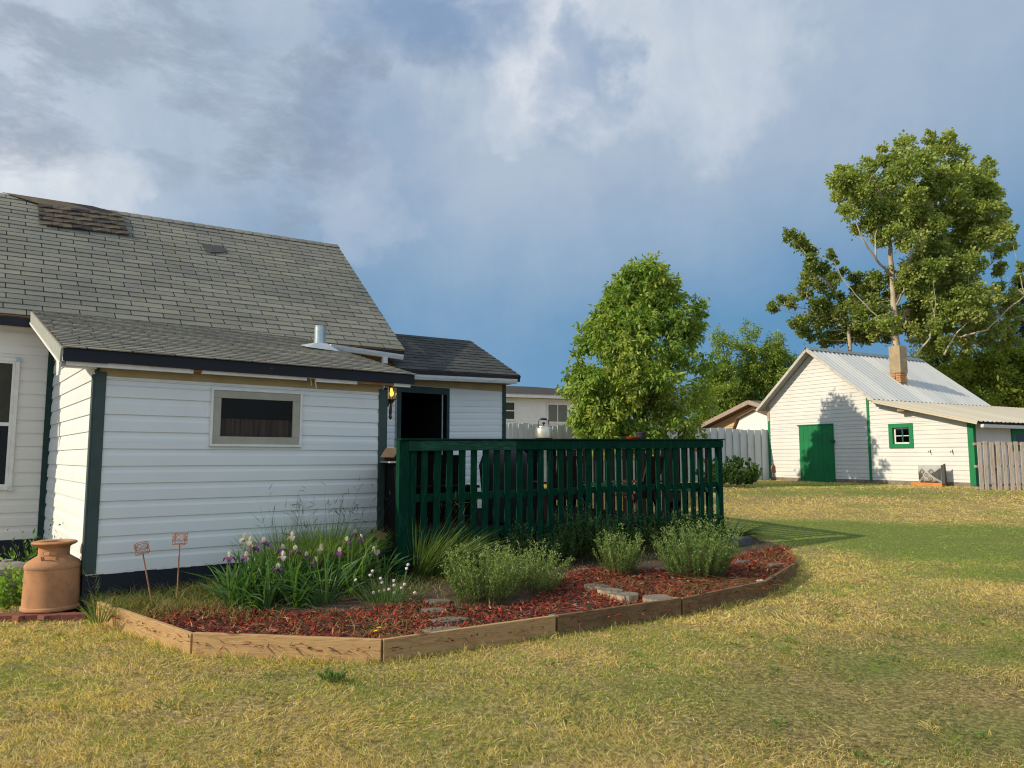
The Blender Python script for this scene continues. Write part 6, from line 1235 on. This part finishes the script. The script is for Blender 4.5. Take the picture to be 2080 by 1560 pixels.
    for a,b in edges:
        n=int(np.linalg.norm(b-a)*260); s=RNG.random(n); d=(b-a)/np.linalg.norm(b-a); o=np.abs(RNG.normal(size=n))*.06+.01; xs.append(a[0]+(b[0]-a[0])*s+d[1]*o); ys.append(a[1]+(b[1]-a[1])*s-d[0]*o)
    x=np.concatenate(xs);y=np.concatenate(ys);n=len(x); k=RNG.random(n)<np.clip(fbm(x*4,y*4,91)*1.8-.35,.1,1); x=x[k];y=y[k];n=len(x)
    C=np.where((RNG.random(n)<.45)[:,None],palette(n,GRN,.2),palette(n,STRAW,.2)); D=unit(np.stack([RNG.normal(size=n)*.3,RNG.normal(size=n)*.3,np.ones(n)],1))
    parts.append(blades(np.stack([x,y,gza(y)-.02],1),D,RNG.uniform(.05,.13,n),np.full(n,.005),np.stack([RNG.normal(size=n)*.3,RNG.normal(size=n)*.3,-.2*np.ones(n)],1),C,seg=3))
    v=join_raw(parts); tag(raw_mesh('lawn_grass',v[0],0,v[1],v[2],v[3],GRASSM),'dry straw coloured lawn grass with green patches','grass',kind='stuff')
lawn()
# ================================================================== CAMERA, SUN, SKY
cam=bpy.data.objects.new('camera',bpy.data.cameras.new('camera')); COL.objects.link(cam); SC.camera=cam
cam.location=(0,0,1.6); cam.rotation_euler=(PI/2+PITCH,0,0); cam.data.sensor_width=36; cam.data.lens=1500/2080*36; cam.data.clip_end=1500; cam.data.clip_start=.05
AZ=math.radians(21.7); EL=math.radians(29)
d=Vector((math.cos(EL)*math.cos(AZ),math.cos(EL)*math.sin(AZ),-math.sin(EL)))
sun=bpy.data.objects.new('sun',bpy.data.lights.new('sun','SUN')); COL.objects.link(sun); sun.rotation_euler=d.to_track_quat('-Z','Y').to_euler(); sun.location=(-20,-8,20)
sun.data.energy=4.9; sun.data.angle=math.radians(.55); sun.data.color=(1,.87,.65)
W=bpy.data.worlds.new('World'); SC.world=W; W.use_nodes=True; t=W.node_tree; bg=t.nodes['Background']
sky=N(t,'ShaderNodeTexSky',sky_type='NISHITA'); sky.sun_disc=False; sky.sun_elevation=EL; sky.sun_rotation=math.atan2(-d.x,-d.y)%(2*PI); sky.altitude=300; sky.dust_density=1.2
g=N(t,'ShaderNodeTexCoord').outputs['Generated']; sp=N(t,'ShaderNodeSeparateXYZ'); t.links.new(g,sp.inputs[0]); zz=sp.outputs[2]
base=ramp(t,zz,[(.0,(.165,.345,.575)),(.10,(.125,.305,.535)),(.18,(.095,.275,.495)),(.27,(.165,.32,.52)),(.36,(.255,.38,.545)),(.60,(.28,.40,.56)),(.85,(.62,.66,.70))])
# flat cloud sheet overhead: direction projected on a level plane
def sheet(off,sx,sy):
    k=math_(t,'ADD',zz,off); a=math_(t,'DIVIDE',sp.outputs[0],k); b=math_(t,'DIVIDE',sp.outputs[1],k)
    c=N(t,'ShaderNodeCombineXYZ'); t.links.new(math_(t,'MULTIPLY',a,sx),c.inputs[0]); t.links.new(math_(t,'MULTIPLY',b,sy),c.inputs[1]); return c.outputs[0]
gn=N(t,'ShaderNodeTexNoise'); gn.inputs['Scale'].default_value=3.2; gn.inputs['Detail'].default_value=6; gn.inputs['Roughness'].default_value=.6; t.links.new(g,gn.inputs['Vector'])
g1=N(t,'ShaderNodeVectorMath',operation='SUBTRACT'); t.links.new(gn.outputs['Color'],g1.inputs[0]); g1.inputs[1].default_value=(.5,.5,.5)
g2=N(t,'ShaderNodeVectorMath',operation='MULTIPLY_ADD'); t.links.new(g1.outputs[0],g2.inputs[0]); g2.inputs[1].default_value=(.42,.42,.36); t.links.new(g,g2.inputs[2])
g3=N(t,'ShaderNodeVectorMath',operation='NORMALIZE'); t.links.new(g2.outputs[0],g3.inputs[0]); gw=g3.outputs[0]
def lobe(px,py,wid,fall=1.):
    """soft bank of cloud round a compass direction"""
    r=ray(px,py); r=r/np.linalg.norm(r); v=N(t,'ShaderNodeVectorMath',operation='DOT_PRODUCT'); t.links.new(gw,v.inputs[0]); v.inputs[1].default_value=tuple(float(q) for q in r)
    m=N(t,'ShaderNodeMapRange',interpolation_type='SMOOTHSTEP'); t.links.new(v.outputs['Value'],m.inputs[0]); m.inputs[1].default_value=math.cos(math.radians(wid)); m.inputs[2].default_value=math.cos(math.radians(wid*.12)); m.inputs[3].default_value=0; m.inputs[4].default_value=fall; return m.outputs[0]
def dirn(sx,sy,sz,tilt=0.):
    m=N(t,'ShaderNodeMapping'); m.inputs['Scale'].default_value=(sx,sy,sz); m.inputs['Rotation'].default_value=(0,tilt,0); t.links.new(g,m.inputs['Vector']); return m.outputs['Vector']
n1=noise(t,dirn(1,1,1.5,.35),4.2,9,.60,.5); n2=noise(t,dirn(1,1,2.3),8.5,10,.66,.25); n3=noise(t,dirn(2.0,1.5,.75,.5),6.5,8,.62,.8); n4=noise(t,sheet(.12,1.0,.5),1.3,6,.55,.3)
def addm(*a):
    r=a[0]
    for q in a[1:]: r=math_(t,'MAXIMUM',r,q)
    return r
white=addm(lobe(1110,80,8,1.35),lobe(1110,-80,8,1.1),lobe(1085,180,7,.75),lobe(1020,250,6,.35),lobe(1110,-60,10,1.1),lobe(960,150,9,.6),lobe(1360,50,11,.85),lobe(1450,90,8,.4),lobe(1250,260,12,.2),lobe(1750,10,12,.14),lobe(250,220,17,.44),lobe(60,310,9,1.0),lobe(190,320,6,.8),lobe(-60,240,10,.9),lobe(540,240,12,.28),lobe(850,130,10,.4),lobe(700,415,6,.5),lobe(640,40,12,.42),lobe(-500,200,30,.8),lobe(1000,-700,50,.5))
mixn=math_(t,'ADD',math_(t,'ADD',math_(t,'MULTIPLY',n1,.5),math_(t,'MULTIPLY',n3,.3)),math_(t,'MULTIPLY',n4,.2))
wf_=math_(t,'MULTIPLY',white,ramp(t,mixn,[(.30,(.35,.35,.35)),(.46,(.75,.75,.75)),(.58,(1,1,1))]))
col=mixc(t,wf_,base,(.76,.80,.85))
dark=addm(lobe(70,60,9,1.),lobe(180,90,7,.9),lobe(330,100,7,.85),lobe(690,135,5.6,1.),lobe(600,120,3,.8),lobe(560,290,7,.95),lobe(670,315,3.5,.9),lobe(420,215,7,.8),lobe(205,208,3.2,.9),lobe(190,160,2.5,.8),lobe(925,148,2.4,.8),lobe(810,205,2.,.9),lobe(930,20,6,.35),lobe(480,60,5,.5))
dn=math_(t,'MULTIPLY',dark,ramp(t,n2,[(.44,(0,0,0)),(.50,(.45,.45,.45)),(.60,(1,1,1))])); dn=math_(t,'MULTIPLY',dn,.62); col=mixc(t,dn,col,(.265,.325,.415))
blue=addm(lobe(930,0,8,.8),lobe(800,0,6,.5),lobe(1200,170,5,.6),lobe(1210,60,3.5,.6),lobe(760,330,8,.3)); bl=math_(t,'MULTIPLY',blue,ramp(t,n1,[(.46,(1,1,1)),(.66,(.25,.25,.25))])); col=mixc(t,bl,col,(.195,.315,.515))
# unseen sky behind the camera and overhead, brightened to add fill light
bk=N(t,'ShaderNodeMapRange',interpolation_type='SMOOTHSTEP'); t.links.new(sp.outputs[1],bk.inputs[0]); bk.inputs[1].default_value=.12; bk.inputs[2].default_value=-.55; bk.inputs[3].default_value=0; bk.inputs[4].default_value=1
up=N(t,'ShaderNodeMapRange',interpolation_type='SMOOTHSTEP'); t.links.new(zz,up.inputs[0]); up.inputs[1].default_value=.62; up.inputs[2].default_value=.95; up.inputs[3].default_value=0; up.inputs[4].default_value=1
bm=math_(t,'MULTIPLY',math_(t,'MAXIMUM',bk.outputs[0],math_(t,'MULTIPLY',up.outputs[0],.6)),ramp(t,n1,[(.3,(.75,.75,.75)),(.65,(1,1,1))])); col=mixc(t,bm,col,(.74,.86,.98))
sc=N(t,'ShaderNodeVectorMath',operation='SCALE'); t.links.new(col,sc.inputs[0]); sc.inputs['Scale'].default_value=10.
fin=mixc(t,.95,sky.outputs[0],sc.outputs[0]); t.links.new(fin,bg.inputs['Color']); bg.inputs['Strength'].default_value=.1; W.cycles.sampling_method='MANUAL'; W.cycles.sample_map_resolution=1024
SC.view_settings.view_transform='Standard'; SC.view_settings.look='None'; SC.view_settings.exposure=0; SC.view_settings.gamma=1
SC.render.engine='CYCLES'; SC.cycles.max_bounces=5; SC.cycles.transparent_max_bounces=8; SC.cycles.use_denoising=True; SC.cycles.use_adaptive_sampling=False; SC.cycles.diffuse_bounces=3; SC.cycles.glossy_bounces=2; SC.cycles.filter_width=1.15
bpy.context.view_layer.update()
